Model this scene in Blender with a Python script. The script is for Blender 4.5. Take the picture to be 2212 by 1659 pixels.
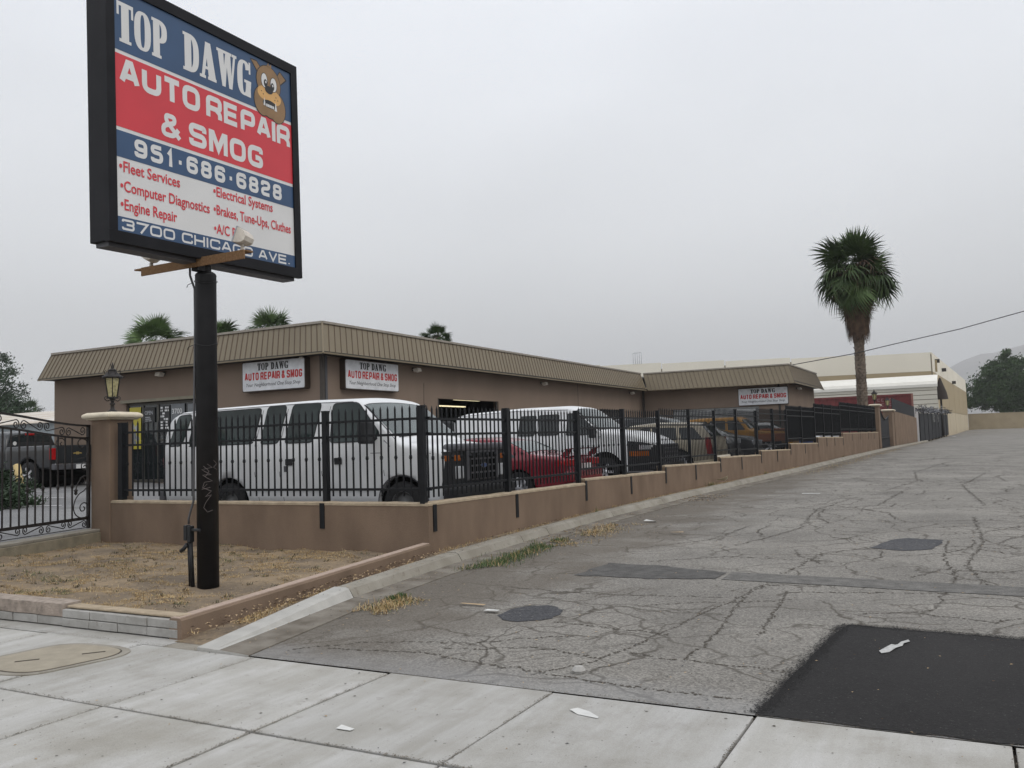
import bpy, math, random
from mathutils import Vector, Matrix, noise
for o in list(bpy.data.objects): bpy.data.objects.remove(o)
SC = bpy.context.scene
C = SC.collection
rnd = random.Random(7)

# ------------------------------------------------------------ camera, sky, sun, exposure
cam_d = bpy.data.cameras.new('camera'); cam = bpy.data.objects.new('camera', cam_d); C.objects.link(cam)
def cam_axes(p, r, yw):
    cy, sy = math.cos(yw), math.sin(yw)
    f = Vector((-sy*math.cos(p), cy*math.cos(p), math.sin(p))); rt = Vector((cy, sy, 0)); up = rt.cross(f)
    return rt*math.cos(r)+up*math.sin(r), -rt*math.sin(r)+up*math.cos(r), -f
_r, _u, _b = cam_axes(0.0667246, -0.0323236, 0.4846317)
cam.matrix_world = Matrix(((_r.x,_u.x,_b.x,0),(_r.y,_u.y,_b.y,0),(_r.z,_u.z,_b.z,1.6),(0,0,0,1)))
cam_d.sensor_width = 36; cam_d.lens = 1857.2/2212*36; cam_d.clip_start = .05; cam_d.clip_end = 12000
SC.camera = cam
W = bpy.data.worlds.new('World'); SC.world = W; W.use_nodes = True
nt = W.node_tree; nt.nodes.clear()
SUN_EL, SUN_AZ = math.radians(48), math.radians(105)
sky = nt.nodes.new('ShaderNodeTexSky'); sky.sky_type = 'NISHITA'; sky.sun_disc = False
sky.sun_elevation = SUN_EL; sky.sun_rotation = SUN_AZ; sky.dust_density = 4
bg1 = nt.nodes.new('ShaderNodeBackground'); bg1.inputs['Strength'].default_value = .06
nt.links.new(sky.outputs[0], bg1.inputs['Color'])
tc = nt.nodes.new('ShaderNodeTexCoord'); sx = nt.nodes.new('ShaderNodeSeparateXYZ'); nt.links.new(tc.outputs['Generated'], sx.inputs[0])
rmp = nt.nodes.new('ShaderNodeValToRGB'); nt.links.new(sx.outputs['Z'], rmp.inputs[0])
e = rmp.color_ramp.elements; e[0].position = 0.0; e[0].color = (.90,.915,.925,1); e[1].position = 1.0; e[1].color = (1.32,1.37,1.46,1)
m_ = rmp.color_ramp.elements.new(.12); m_.color = (.90,.92,.94,1)
m_ = rmp.color_ramp.elements.new(.42); m_.color = (1.02,1.055,1.12,1)
# soft cloud layer, projected on a flat ceiling so it stretches towards the horizon
mp = nt.nodes.new('ShaderNodeMapping'); nt.links.new(tc.outputs['Generated'], mp.inputs[0]); mp.inputs['Scale'].default_value = (1.1,1.1,3.2)
nz = nt.nodes.new('ShaderNodeTexNoise'); nt.links.new(mp.outputs[0], nz.inputs['Vector']); nz.inputs['Scale'].default_value = 1.6; nz.inputs['Detail'].default_value = 4; nz.inputs['Roughness'].default_value=.45
mr = nt.nodes.new('ShaderNodeMapRange'); nt.links.new(nz.outputs[0], mr.inputs[0]); mr.inputs[1].default_value=.3; mr.inputs[2].default_value=.7; mr.inputs[3].default_value=.93; mr.inputs[4].default_value=1.07
vm = nt.nodes.new('ShaderNodeVectorMath'); vm.operation = 'SCALE'; nt.links.new(rmp.outputs[0], vm.inputs[0]); nt.links.new(mr.outputs[0], vm.inputs['Scale'])
bg2 = nt.nodes.new('ShaderNodeBackground'); nt.links.new(vm.outputs[0], bg2.inputs['Color']); bg2.inputs['Strength'].default_value = 1.0
mx = nt.nodes.new('ShaderNodeMixShader'); mx.inputs[0].default_value = .96
nt.links.new(bg1.outputs[0], mx.inputs[1]); nt.links.new(bg2.outputs[0], mx.inputs[2])
wo = nt.nodes.new('ShaderNodeOutputWorld'); nt.links.new(mx.outputs[0], wo.inputs['Surface'])
sd = bpy.data.lights.new('sun', 'SUN'); sd.energy = 1.1; sd.angle = math.radians(35); sd.color = (1,.94,.84)
so = bpy.data.objects.new('sun', sd); C.objects.link(so)
so.rotation_euler = Vector((math.sin(SUN_AZ)*math.cos(SUN_EL), math.cos(SUN_AZ)*math.cos(SUN_EL), math.sin(SUN_EL))).to_track_quat('Z','Y').to_euler()
SC.view_settings.view_transform = 'Standard'; SC.view_settings.look = 'None'; SC.view_settings.exposure = 0.0; SC.view_settings.gamma = 1
SC.view_settings.use_curve_mapping = False

# ------------------------------------------------------------ materials
def mat(name, col, rough=.7, metal=0, var=.12, scale=6, bump=0, bscale=60, spec=.4, col2=None, vscale=(1,1,1), detail=5, emit=None, coat=0, alpha=None, trans=0, fine=0, fscale=200, sharp=(.3,.7)):
    m = bpy.data.materials.new(name); m.use_nodes = True; n = m.node_tree.nodes; l = m.node_tree.links
    b = n['Principled BSDF']; b.inputs['Roughness'].default_value = rough; b.inputs['Metallic'].default_value = metal
    b.inputs['Specular IOR Level'].default_value = spec
    if coat: b.inputs['Coat Weight'].default_value = coat; b.inputs['Coat Roughness'].default_value = .05
    if trans: b.inputs['Transmission Weight'].default_value = trans
    if alpha is not None: b.inputs['Alpha'].default_value = alpha
    t = n.new('ShaderNodeTexCoord'); mpn = n.new('ShaderNodeMapping'); mpn.inputs['Scale'].default_value = vscale
    g = n.new('ShaderNodeNewGeometry'); l.new(g.outputs['Position'], mpn.inputs[0])
    z = n.new('ShaderNodeTexNoise'); z.inputs['Scale'].default_value = scale; z.inputs['Detail'].default_value = detail; l.new(mpn.outputs[0], z.inputs['Vector'])
    r = n.new('ShaderNodeValToRGB'); l.new(z.outputs[0], r.inputs[0])
    c2 = col2 or tuple(min(1,c*(1+var)) for c in col[:3]); c1 = tuple(c*(1-var) for c in col[:3]) if not col2 else col
    r.color_ramp.elements[0].position = sharp[0]; r.color_ramp.elements[1].position = sharp[1]
    r.color_ramp.elements[0].color = (*c1[:3],1); r.color_ramp.elements[1].color = (*c2[:3],1)
    out = r.outputs[0]
    if fine:
        z2 = n.new('ShaderNodeTexNoise'); z2.inputs['Scale'].default_value = fscale; z2.inputs['Detail'].default_value = 2; l.new(g.outputs['Position'], z2.inputs['Vector'])
        q = n.new('ShaderNodeMapRange'); l.new(z2.outputs[0], q.inputs[0]); q.inputs[1].default_value=.3; q.inputs[2].default_value=.7; q.inputs[3].default_value=1-fine; q.inputs[4].default_value=1+fine
        v = n.new('ShaderNodeVectorMath'); v.operation='SCALE'; l.new(out, v.inputs[0]); l.new(q.outputs[0], v.inputs['Scale']); out = v.outputs[0]
    l.new(out, b.inputs['Base Color'])
    if bump:
        z3 = n.new('ShaderNodeTexNoise'); z3.inputs['Scale'].default_value = bscale; z3.inputs['Detail'].default_value = 4; l.new(g.outputs['Position'], z3.inputs['Vector'])
        bp = n.new('ShaderNodeBump'); bp.inputs['Strength'].default_value = bump; bp.inputs['Distance'].default_value = .01; l.new(z3.outputs[0], bp.inputs['Height']); l.new(bp.outputs[0], b.inputs['Normal'])
    if emit: b.inputs['Emission Color'].default_value = (*emit[:3],1); b.inputs['Emission Strength'].default_value = emit[3]
    m['out'] = 1
    return m
M = {}
M['black_metal'] = mat('black_metal', (.0075,.0085,.0105), .5, 0, .3, 8, .1, 90, .25)
M['pole'] = mat('pole_paint', (.0075,.0075,.009), .5, 0, .5, 5, .15, 40, .3, col2=(.015,.015,.017))
M['rust_metal'] = mat('brown_black_iron', (.016,.013,.012), .6, 0, .4, 10, .1, 90)
M['stucco'] = mat('tan_stucco', (.202,.147,.108), .95, 0, .17, 2.2, .6, 110, .1, fine=.08, fscale=140, vscale=(1,1,.45))
M['stucco_cap'] = mat('worn_stucco_cap', (.38,.31,.225), .95, 0, .18, 9, .8, 60, .1)
M['bwall'] = mat('building_stucco', (.225,.172,.135), .95, 0, .07, .9, .4, 90, .1, fine=.06, fscale=60, vscale=(1,1,.4))
M['mansard'] = mat('tan_sheet_metal', (.178,.146,.097), .5, .0, .06, .8, 0, 40, .35, vscale=(1,1,.6))
M['seam'] = mat('seam_brown', (.10,.072,.05), .6)
M['flash'] = mat('roof_flashing', (.30,.27,.23), .5, .2)
M['trim'] = mat('dark_trim', (.03,.027,.024), .6)
M['gravelroof'] = mat('roof_gravel', (.3,.29,.27), .95)
M['signwhite'] = mat('sign_white', (.66,.66,.66), .35, 0, .03, 3)
M['signblue'] = mat('sign_blue', (.038,.080,.165), .3, 0, .08, 2)
M['signred'] = mat('sign_red', (.58,.045,.06), .3, 0, .06, 2)
M['ink'] = mat('black_ink', (.02,.02,.022), .4)
M['dogbrown'] = mat('emblem_brown', (.25,.15,.07), .35); M['dogtan'] = mat('emblem_tan', (.62,.36,.13), .35)
M['cabinet'] = mat('sign_cabinet', (.006,.006,.008), .55, 0, .4, 3, spec=.2, col2=(.012,.012,.015))
M['wood'] = mat('weathered_wood', (.20,.12,.065), .85, 0, .3, 8, .4, 50, .1, vscale=(6,1,6))
M['lampwhite'] = mat('dusty_white_paint', (.62,.57,.5), .5, 0, .15, 12)
M['conduit'] = mat('grey_conduit', (.09,.09,.095), .45, .3)
M['cream'] = mat('cream_cap', (.62,.55,.43), .8, 0, .12, 6, .3, 60)
M['amberglass'] = mat('rippled_glass', (.50,.45,.24), .12, 0, .35, 22, .9, 26, .6, trans=.25)
M['glass'] = mat('dark_glass', (.016,.020,.021), .04, 0, .2, 2, spec=.55)
M['glassblue'] = mat('clear_vehicle_glass', (.045,.065,.062), .03, 0, .3, 2.2, spec=.7)
M['glassside'] = mat('tinted_side_glass', (.027,.037,.036), .05, 0, .5, 1.5, spec=.3)
M['guardgrey'] = mat('hood_guard_grey', (.13,.13,.145), .45)
M['vanwhite'] = mat('van_white_paint', (.66,.67,.68), .3, 0, .06, 2.2, coat=.25)
M['rubber'] = mat('tyre_rubber', (.012,.012,.013), .85)
M['plastic'] = mat('black_plastic', (.014,.015,.017), .55)
M['greyplastic'] = mat('grey_plastic', (.07,.07,.078), .5)
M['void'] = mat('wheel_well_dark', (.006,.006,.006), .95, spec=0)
M['steel'] = mat('wheel_steel', (.09,.09,.09), .5, .4); M['alloy'] = mat('alloy_wheel', (.5,.5,.52), .3, .5)
M['redpaint'] = mat('red_car_paint', (.18,.008,.018), .25, 0, .06, 2, coat=.5)
M['beigepaint'] = mat('beige_paint', (.42,.37,.28), .3, 0, .05, 2, coat=.3)
M['darkpaint'] = mat('charcoal_paint', (.022,.024,.027), .28, 0, .1, 2, coat=.4)
M['yellowpaint'] = mat('yellow_paint', (.42,.20,.02), .35, 0, .08, 2, coat=.2)
M['orangepaint'] = mat('orange_paint', (.33,.09,.02), .5, 0, .1, 2)
M['bluepaint'] = mat('blue_paint', (.03,.06,.16), .3, coat=.3)
M['amber'] = mat('amber_lens', (.32,.085,.01), .2); M['redlens'] = mat('red_lens', (.34,.010,.012), .2)
M['headlamp'] = mat('headlamp_glass', (.55,.57,.6), .08, .3)
M['chrome'] = mat('chrome', (.5,.5,.52), .15, .9); M['gold'] = mat('gold_badge', (.55,.4,.14), .3, .5)
M['tube'] = mat('lit_tube', (.9,.85,.6), .5, emit=(1,.88,.55,1.3))
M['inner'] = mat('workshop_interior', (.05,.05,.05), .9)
M['contred'] = mat('container_red', (.13,.022,.022), .6, 0, .25, 1.5, .1)
M['ware'] = mat('warehouse_paint', (.74,.70,.60), .9, 0, .03, .2); M['waretan'] = mat('warehouse_tan', (.37,.30,.19), .9, 0, .05, .4)
M['wareseam'] = mat('warehouse_joint', (.22,.19,.14), .9)
M['shed'] = mat('shed_metal', (.60,.57,.49), .5, 0, .04, .6); M['shedroof'] = mat('shed_roof_metal', (.72,.70,.64), .45, 0, .04, .8)
M['yellowwall'] = mat('yellow_block_wall', (.34,.28,.19), .95, 0, .1, .6)
M['screen'] = mat('windscreen_mesh', (.012,.013,.016), .9, 0, .3, 2)
M['roofmetal'] = mat('rusty_white_roof', (.62,.60,.56), .6, 0, .2, .5, col2=(.45,.36,.27), vscale=(.3,3,1)); M['bluewall'] = mat('pale_blue_wall', (.33,.37,.39), .9)
M['frond'] = mat('palm_green', (.055,.088,.028), .6, 0, .4, 1.2, spec=.2, col2=(.024,.042,.017)); M['frond2'] = mat('palm_light_green', (.085,.14,.045), .5, 0, .3, 1.5)
M['dead'] = mat('dead_frond', (.13,.085,.055), .9, 0, .45, 3, col2=(.045,.028,.02))
M['bark'] = mat('palm_bark', (.22,.175,.135), .95, 0, .4, 7, .6, 20, col2=(.07,.055,.045)); M['bark2'] = mat('tree_bark', (.07,.055,.045), .95)
M['leaf'] = mat('leaf_green', (.055,.10,.032), .6, 0, .45, .5, spec=.2, col2=(.022,.045,.016)); M['leafdark'] = mat('leaf_dark_green', (.022,.045,.018), .6, 0, .4, .8)
M['hill'] = mat('dry_hill', (.20,.185,.17), .95, 0, .3, .01)
M['paper'] = mat('litter_paper', (.58,.58,.56), .8); M['cardboard'] = mat('litter_card', (.38,.28,.17), .9)
M['bollard'] = mat('faded_yellow', (.55,.42,.2), .8, 0, .15, 8)
M['postyellow'] = mat('poster_yellow', (.42,.36,.04), .5); M['postgrey'] = mat('poster_grey', (.16,.17,.18), .5); M['signface2'] = mat('panel_white', (.62,.63,.65), .3)
M['silver'] = mat('silver_paint', (.35,.36,.38), .3, .3); M['alum'] = mat('aluminium_frame', (.07,.065,.055), .5,.2)
M['joint'] = mat('joint_dirt', (.07,.058,.045), .95)
M['shutter'] = mat('roller_shutter', (.42,.43,.43), .6)

def ground_mat(name, kind):
    m = bpy.data.materials.new(name); m.use_nodes = True; n = m.node_tree.nodes; l = m.node_tree.links
    b = n['Principled BSDF']; b.inputs['Specular IOR Level'].default_value = .25
    g = n.new('ShaderNodeNewGeometry')
    def N(scale, det=4, vs=None, rough=.55):
        src = g.outputs['Position']
        if vs:
            mm = n.new('ShaderNodeMapping'); mm.inputs['Scale'].default_value = vs[:3]
            if len(vs) > 3: mm.inputs['Rotation'].default_value = (0,0,vs[3])
            l.new(src, mm.inputs[0]); src = mm.outputs[0]
        z = n.new('ShaderNodeTexNoise'); z.inputs['Scale'].default_value = scale; z.inputs['Detail'].default_value = det; z.inputs['Roughness'].default_value = rough
        l.new(src, z.inputs['Vector']); return z.outputs[0]
    def MR(x, a, bb, c, d, smooth=False):
        q = n.new('ShaderNodeMapRange'); l.new(x, q.inputs[0])
        for i, vv in enumerate((a,bb,c,d)): q.inputs[1+i].default_value = vv
        if smooth: q.interpolation_type = 'SMOOTHSTEP'
        return q.outputs[0]
    def MIX(f, a, bb, mode='MIX'):
        q = n.new('ShaderNodeMix'); q.data_type = 'RGBA'; q.blend_type = mode
        if isinstance(f, float): q.inputs[0].default_value = f
        else: l.new(f, q.inputs[0])
        for k, vv in ((6,a),(7,bb)):
            if isinstance(vv, tuple): q.inputs[k].default_value = (*vv,1)
            else: l.new(vv, q.inputs[k])
        return q.outputs[2]
    def MUL(a, bb):
        q = n.new('ShaderNodeMath'); q.operation = 'MULTIPLY'; l.new(a, q.inputs[0])
        if isinstance(bb, float): q.inputs[1].default_value = bb
        else: l.new(bb, q.inputs[1])
        return q.outputs[0]
    h = None
    if kind in ('asphalt','lot','fresh','patch'):
        base = {'asphalt':((.17,.160,.145),(.235,.222,.20)),'lot':((.17,.17,.175),(.23,.23,.23)),'fresh':((.016,.015,.015),(.022,.021,.021)),'patch':((.05,.052,.058),(.07,.07,.075))}[kind]
        colr = MIX(MR(N(.55,5), .35,.65,0,1), base[0], base[1])
        # chips of aggregate
        v = n.new('ShaderNodeTexVoronoi'); v.inputs['Scale'].default_value = 75; l.new(g.outputs['Position'], v.inputs['Vector'])
        sx = n.new('ShaderNodeSeparateColor'); l.new(v.outputs['Color'], sx.inputs[0])
        agg = MR(sx.outputs[0], 0,1, .62 if kind!='fresh' else .75,1.38 if kind!='fresh' else 1.2)
        sc = n.new('ShaderNodeVectorMath'); sc.operation = 'SCALE'; l.new(colr, sc.inputs[0]); l.new(agg, sc.inputs['Scale']); colr = sc.outputs[0]
        colr = MIX(MR(N(28,3), .62,.7,0,.35), colr, (.4,.38,.34) if kind!='fresh' else (.03,.03,.03))
        if kind == 'asphalt':
            # crack network, warped
            w = n.new('ShaderNodeTexNoise'); w.inputs['Scale'].default_value = 1.3; w.inputs['Detail'].default_value = 5; l.new(g.outputs['Position'], w.inputs['Vector'])
            wv = n.new('ShaderNodeVectorMath'); wv.operation = 'MULTIPLY_ADD'; l.new(w.outputs['Color'], wv.inputs[0]); wv.inputs[1].default_value = (.9,.9,0); l.new(g.outputs['Position'], wv.inputs[2])
            for s, th, mlo, mhi, st in ((.75,.009,.42,.52,.8),(2.1,.010,.50,.58,.7),(.33,.007,.3,.5,.7),(1.3,.009,.5,.58,.7)):
                vv = n.new('ShaderNodeTexVoronoi'); vv.feature = 'DISTANCE_TO_EDGE'; vv.voronoi_dimensions='2D'; vv.inputs['Scale'].default_value = s; l.new(wv.outputs[0], vv.inputs['Vector'])
                ck = MR(vv.outputs['Distance'], th*s*.6, th*s*2.2+.004, 1, 0)
                mk = MR(N(.42*s if s>1 else .5,3), mlo, mhi, 0, 1)
                f = MUL(MUL(ck, mk), st)
                colr = MIX(f, colr, (.065,.056,.045))
                h = f if h is None else h
            # oily dark stains and dusty pale zones
            colr = MIX(MR(N(.9,4,(1,.35,1,.2)), .57,.72,0,.4), colr, (.10,.092,.082))
            colr = MIX(MR(N(.55,5,(.5,1.5,1)), .60,.72,0,.3), colr, (.125,.115,.10))
            colr = MIX(MR(N(.35,4,(.5,1.6,1)), .55,.75,0,.35), colr, (.30,.28,.25))
            # brown dirt washed along the gutter (position along the kerb)
            sp = n.new('ShaderNodeSeparateXYZ'); l.new(g.outputs['Position'], sp.inputs[0])
            wob = MR(N(1.1,4), .2,.8,-1.1,1.1); ad = n.new('ShaderNodeMath'); ad.operation='ADD'; l.new(sp.outputs['X'], ad.inputs[0]); l.new(wob, ad.inputs[1])
            colr = MIX(MR(ad.outputs[0], -5.0,-3.3,.62,0,True), colr, (.10,.082,.062))
            # bright worn strip next to the pavement
            wob2 = MR(N(2,3), .2,.8,-.15,.15); ad2 = n.new('ShaderNodeMath'); ad2.operation='ADD'; l.new(sp.outputs['Y'], ad2.inputs[0]); l.new(wob2, ad2.inputs[1])
            colr = MIX(MR(ad2.outputs[0], 5.05,5.6,.5,0,True), colr, (.27,.27,.27))
        if kind == 'fresh':
            colr = MIX(MR(N(.8,5,(1,.5,1,.4)), .48,.75,0,.6), colr, (.036,.034,.033)); colr = MIX(MR(N(60,2), .66,.70,0,.7), colr, (.07,.068,.065))
        if kind == 'lot':
            colr = MIX(MR(N(.8,4), .55,.7,0,.5), colr, (.11,.11,.11))
        b.inputs['Roughness'].default_value = .9
        bs, bd = N(110,3), .5
    elif kind == 'concrete':
        colr = MIX(MR(N(.8,4,(2.2,.8,1,.5)), .3,.7,0,1), (.33,.32,.295), (.40,.39,.365))
        colr = MIX(MR(N(1.6,6,(3.0,.45,1,.9),.65), .42,.66,0,.72), colr, (.475,.47,.46))
        colr = MIX(MR(N(1.0,6,(1,1,1)), .46,.68,0,.75), colr, (.26,.245,.21))
        colr = MIX(MR(N(3.3,6), .52,.72,0,.4), colr, (.25,.235,.205))
        colr = MIX(MR(N(7,6), .62,.74,0,.35), colr, (.20,.18,.15))
        colr = MIX(MR(N(34,2), .70,.735,0,.8), colr, (.11,.10,.09))
        oi = n.new('ShaderNodeObjectInfo'); sc = n.new('ShaderNodeVectorMath'); sc.operation='SCALE'; l.new(colr, sc.inputs[0]); l.new(MR(oi.outputs['Random'],0,1,.93,1.06), sc.inputs['Scale']); colr = sc.outputs[0]
        fz = MR(N(160,2), .3,.7,.9,1.1); sc = n.new('ShaderNodeVectorMath'); sc.operation='SCALE'; l.new(colr, sc.inputs[0]); l.new(fz, sc.inputs['Scale']); colr = sc.outputs[0]
        b.inputs['Roughness'].default_value = .85; bs, bd = N(70,4), .18
    elif kind in ('kerb','gutter'):
        colr = MIX(MR(N(2.5,5), .35,.65,0,1), (.225,.205,.17), (.30,.28,.24)) if kind=='kerb' else MIX(MR(N(3.5,5), .35,.65,0,1), (.115,.098,.078), (.22,.20,.17))
        colr = MIX(MR(N(14,4), .58,.72,0,.55), colr, (.14,.115,.085))
        b.inputs['Roughness'].default_value = .9; bs, bd = N(60,4), .4
    elif kind == 'dirt':
        colr = MIX(MR(N(1.8,5), .36,.62,0,1), (.15,.118,.088), (.27,.205,.135))
        colr = MIX(MR(N(24,4), .5,.68,0,.45), colr, (.33,.245,.14))
        colr = MIX(MR(N(1.1,5), .5,.62,0,.65), colr, (.135,.108,.082))
        colr = MIX(MR(N(11,4), .60,.68,0,.75), colr, (.07,.058,.04))
        b.inputs['Roughness'].default_value = 1; bs, bd = N(45,5), 1.0
    elif kind == 'block':
        colr = MIX(MR(N(5,5), .35,.65,0,1), (.28,.27,.25), (.40,.39,.37))
        colr = MIX(MR(N(18,4), .62,.74,0,.5), colr, (.16,.14,.12))
        b.inputs['Roughness'].default_value = .95; bs, bd = N(70,4), .5
    l.new(colr, b.inputs['Base Color'])
    bp = n.new('ShaderNodeBump'); bp.inputs['Strength'].default_value = bd; bp.inputs['Distance'].default_value = .01; l.new(bs, bp.inputs['Height']); l.new(bp.outputs[0], b.inputs['Normal'])
    return m
for k in ('asphalt','lot','fresh','patch','concrete','kerb','gutter','dirt','block'): M['g_'+k] = ground_mat('ground_'+k, k)

# ------------------------------------------------------------ mesh helpers
class MB:
    def __init__(s): s.v = []; s.f = []; s.mi = []; s.cur = 0; s.sm = []; s.smooth = False
    def face(s, idx): s.f.append(tuple(idx)); s.mi.append(s.cur); s.sm.append(s.smooth)
    def quad(s, a, b, c, d): i = len(s.v); s.v += [tuple(a),tuple(b),tuple(c),tuple(d)]; s.face((i,i+1,i+2,i+3)); return s
    def ngon(s, pts): i = len(s.v); s.v += [tuple(p) for p in pts]; s.face(range(i,i+len(pts))); return s
    def hexa(s, p):   # 8 points: bottom 4 ccw, top 4 ccw
        i = len(s.v); s.v += [tuple(q) for q in p]
        for f in ((0,3,2,1),(4,5,6,7),(0,1,5,4),(1,2,6,5),(2,3,7,6),(3,0,4,7)): s.face([i+k for k in f])
        return s
    def box(s, x0, y0, z0, x1, y1, z1):
        if x0>x1: x0,x1=x1,x0
        if y0>y1: y0,y1=y1,y0
        if z0>z1: z0,z1=z1,z0
        return s.hexa([(x0,y0,z0),(x1,y0,z0),(x1,y1,z0),(x0,y1,z0),(x0,y0,z1),(x1,y0,z1),(x1,y1,z1),(x0,y1,z1)])
    def bar(s, p0, p1, w, h, up=(0,0,1)):
        p0 = Vector(p0); p1 = Vector(p1); d = (p1-p0).normalized(); u = Vector(up); r = d.cross(u)
        if r.length < 1e-4: r = d.cross(Vector((1,0,0)))
        r.normalize(); u = r.cross(d)
        a = r*w/2; b = u*h/2
        return s.hexa([p0-a-b,p0+a-b,p1+a-b,p1-a-b,p0-a+b,p0+a+b,p1+a+b,p1-a+b])
    def tube(s, pts, r, n=8, caps=True):
        pts = [Vector(p) for p in pts]; rr = r if isinstance(r,(list,tuple)) else [r]*len(pts)
        sm = s.smooth; s.smooth = n > 4; rings = []; prev = None
        for i, p in enumerate(pts):
            d = (pts[min(i+1,len(pts)-1)]-pts[max(i-1,0)]).normalized()
            if prev is None: a = d.orthogonal().normalized()
            else: a = (prev-d*prev.dot(d)).normalized()
            prev = a; b = d.cross(a); k = len(s.v)
            for j in range(n):
                t = 2*math.pi*j/n; s.v.append(tuple(p+(a*math.cos(t)+b*math.sin(t))*rr[i]))
            rings.append(k)
        for i in range(len(rings)-1):
            for j in range(n): s.face((rings[i]+j, rings[i]+(j+1)%n, rings[i+1]+(j+1)%n, rings[i+1]+j))
        s.smooth = False
        if caps: s.face([rings[0]+j for j in range(n)][::-1]); s.face([rings[-1]+j for j in range(n)])
        s.smooth = sm; return s
    def lathe(s, prof, o=(0,0,0), n=16, ang0=0, smooth=True):
        sm = s.smooth; s.smooth = smooth; k0 = len(s.v)
        for r, z in prof:
            for j in range(n):
                t = ang0+2*math.pi*j/n; s.v.append((o[0]+r*math.cos(t), o[1]+r*math.sin(t), o[2]+z))
        for i in range(len(prof)-1):
            for j in range(n): s.face((k0+i*n+j, k0+i*n+(j+1)%n, k0+(i+1)*n+(j+1)%n, k0+(i+1)*n+j))
        s.smooth = sm; return s
    def prism(s, poly, axis, a, b):   # poly of 2D points extruded along axis ('x','y','z')
        def P(q, t):
            return {'x':(t,q[0],q[1]),'y':(q[0],t,q[1]),'z':(q[0],q[1],t)}[axis]
        n = len(poly); i = len(s.v); s.v += [P(q,a) for q in poly]+[P(q,b) for q in poly]
        s.face(range(i,i+n)); s.face(range(i+2*n-1,i+n-1,-1))
        for j in range(n): s.face((i+j,i+n+j,i+n+(j+1)%n,i+(j+1)%n))
        return s
    def build(s, name, mats, parent=None, link=True, fix=True, bevel=0):
        me = bpy.data.meshes.new(name); me.from_pydata(s.v, [], s.f)
        if not isinstance(mats, (list,tuple)): mats = [mats]
        for m in mats: me.materials.append(M[m] if isinstance(m,str) else m)
        me.polygons.foreach_set('material_index', s.mi); me.polygons.foreach_set('use_smooth', s.sm)
        if fix and len(s.f) < 60000:
            import bmesh
            bm = bmesh.new(); bm.from_mesh(me); bmesh.ops.recalc_face_normals(bm, faces=bm.faces); bm.to_mesh(me); bm.free()
        me.update()
        o = bpy.data.objects.new(name, me)
        if link: C.objects.link(o)
        if parent: o.parent = parent
        if bevel:
            bv = o.modifiers.new('bevel','BEVEL'); bv.width = bevel; bv.segments = 2; bv.limit_method = 'ANGLE'
        return o
def tag(o, label=None, cat=None, group=None, kind=None):
    if label: o['label'] = label
    if cat: o['category'] = cat
    if group: o['group'] = group
    if kind: o['kind'] = kind
    return o
def empty(name, loc=(0,0,0), rz=0, label=None, cat=None, group=None):
    o = bpy.data.objects.new(name, None); C.objects.link(o); o.location = loc; o.rotation_euler = (0,0,rz); o.empty_display_size=.2
    return tag(o, label, cat, group)
def kids(o): return [c for c in bpy.data.objects if c.parent == o]
def copy_tree(o, parent=None):
    c = o.copy(); C.objects.link(c)
    if parent is not None: c.parent = parent
    for ch in kids(o): copy_tree(ch, c)
    return c
def inst(o, name, parent, loc=(0,0,0), rot=None, sc=None):
    c = bpy.data.objects.new(name, o.data); C.objects.link(c)
    if parent: c.parent = parent
    c.location = loc
    if rot is not None: c.rotation_euler = rot
    if sc is not None: c.scale = sc
    return c
def interp(tab, x):
    if x <= tab[0][0]: return tab[0][1]
    for (a,b),(c,d) in zip(tab, tab[1:]):
        if x <= c: return b+(d-b)*(x-a)/(c-a)
    return tab[-1][1]
def lotz(y, x=-8): return .29+.012*(max(10,min(y,110))-12)+.022*max(0,min(-13-x,30))*max(0,min(1,(y-5.3)/5))
ROADZ = [(5,0),(10,.04),(15,.12),(20,.16),(33,.18),(60,.3),(90,.3),(140,.5),(190,.85),(400,1.2)]
def roadz(y): return interp(ROADZ, y)
FD = Vector((0.03325675, 0.99944684, 0)); FN = Vector((FD.y,-FD.x,0)); FP = Vector((-6.67,10.06,0))   # side wall line
def fx(y): return FP.x+(y-FP.y)*FD.x/FD.y
# ------------------------------------------------------------ lettering
def rounded(pts, r, closed=False, seg=5):
    n = len(pts); out = []
    for i, p in enumerate(pts):
        if (not closed and i in (0,n-1)) or r <= 0: out.append(p); continue
        a = Vector(pts[(i-1)%n]); b = Vector(p); c = Vector(pts[(i+1)%n])
        d1 = (a-b); d2 = (c-b); rr = min(r, d1.length*.5, d2.length*.5); p1 = b+d1.normalized()*rr; p2 = b+d2.normalized()*rr
        for k in range(seg+1):
            t = k/seg; out.append(tuple((1-t)**2*p1+2*t*(1-t)*b+t*t*p2))
    return out
def strip2d(pts, w, closed=False):
    pts = [Vector(p) for p in pts]; n = len(pts); L = []; Rr = []
    for i in range(n):
        a = pts[(i-1)%n] if (closed or i>0) else None; c = pts[(i+1)%n] if (closed or i<n-1) else None
        d1 = (pts[i]-a).normalized() if a is not None else None; d2 = (c-pts[i]).normalized() if c is not None else None
        if d1 is None: nn = Vector((-d2.y,d2.x)); k = 1
        elif d2 is None: nn = Vector((-d1.y,d1.x)); k = 1
        else:
            n1 = Vector((-d1.y,d1.x)); n2 = Vector((-d2.y,d2.x)); nn = n1+n2
            if nn.length < 1e-6: nn = n1
            nn.normalize(); k = 1/max(.42, nn.dot(n1))
        L.append(pts[i]+nn*w/2*k); Rr.append(pts[i]-nn*w/2*k)
    q = []
    for i in range(n if closed else n-1):
        j = (i+1)%n; q.append((L[i],L[j],Rr[j],Rr[i]))
    return q
RD = .22
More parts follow.
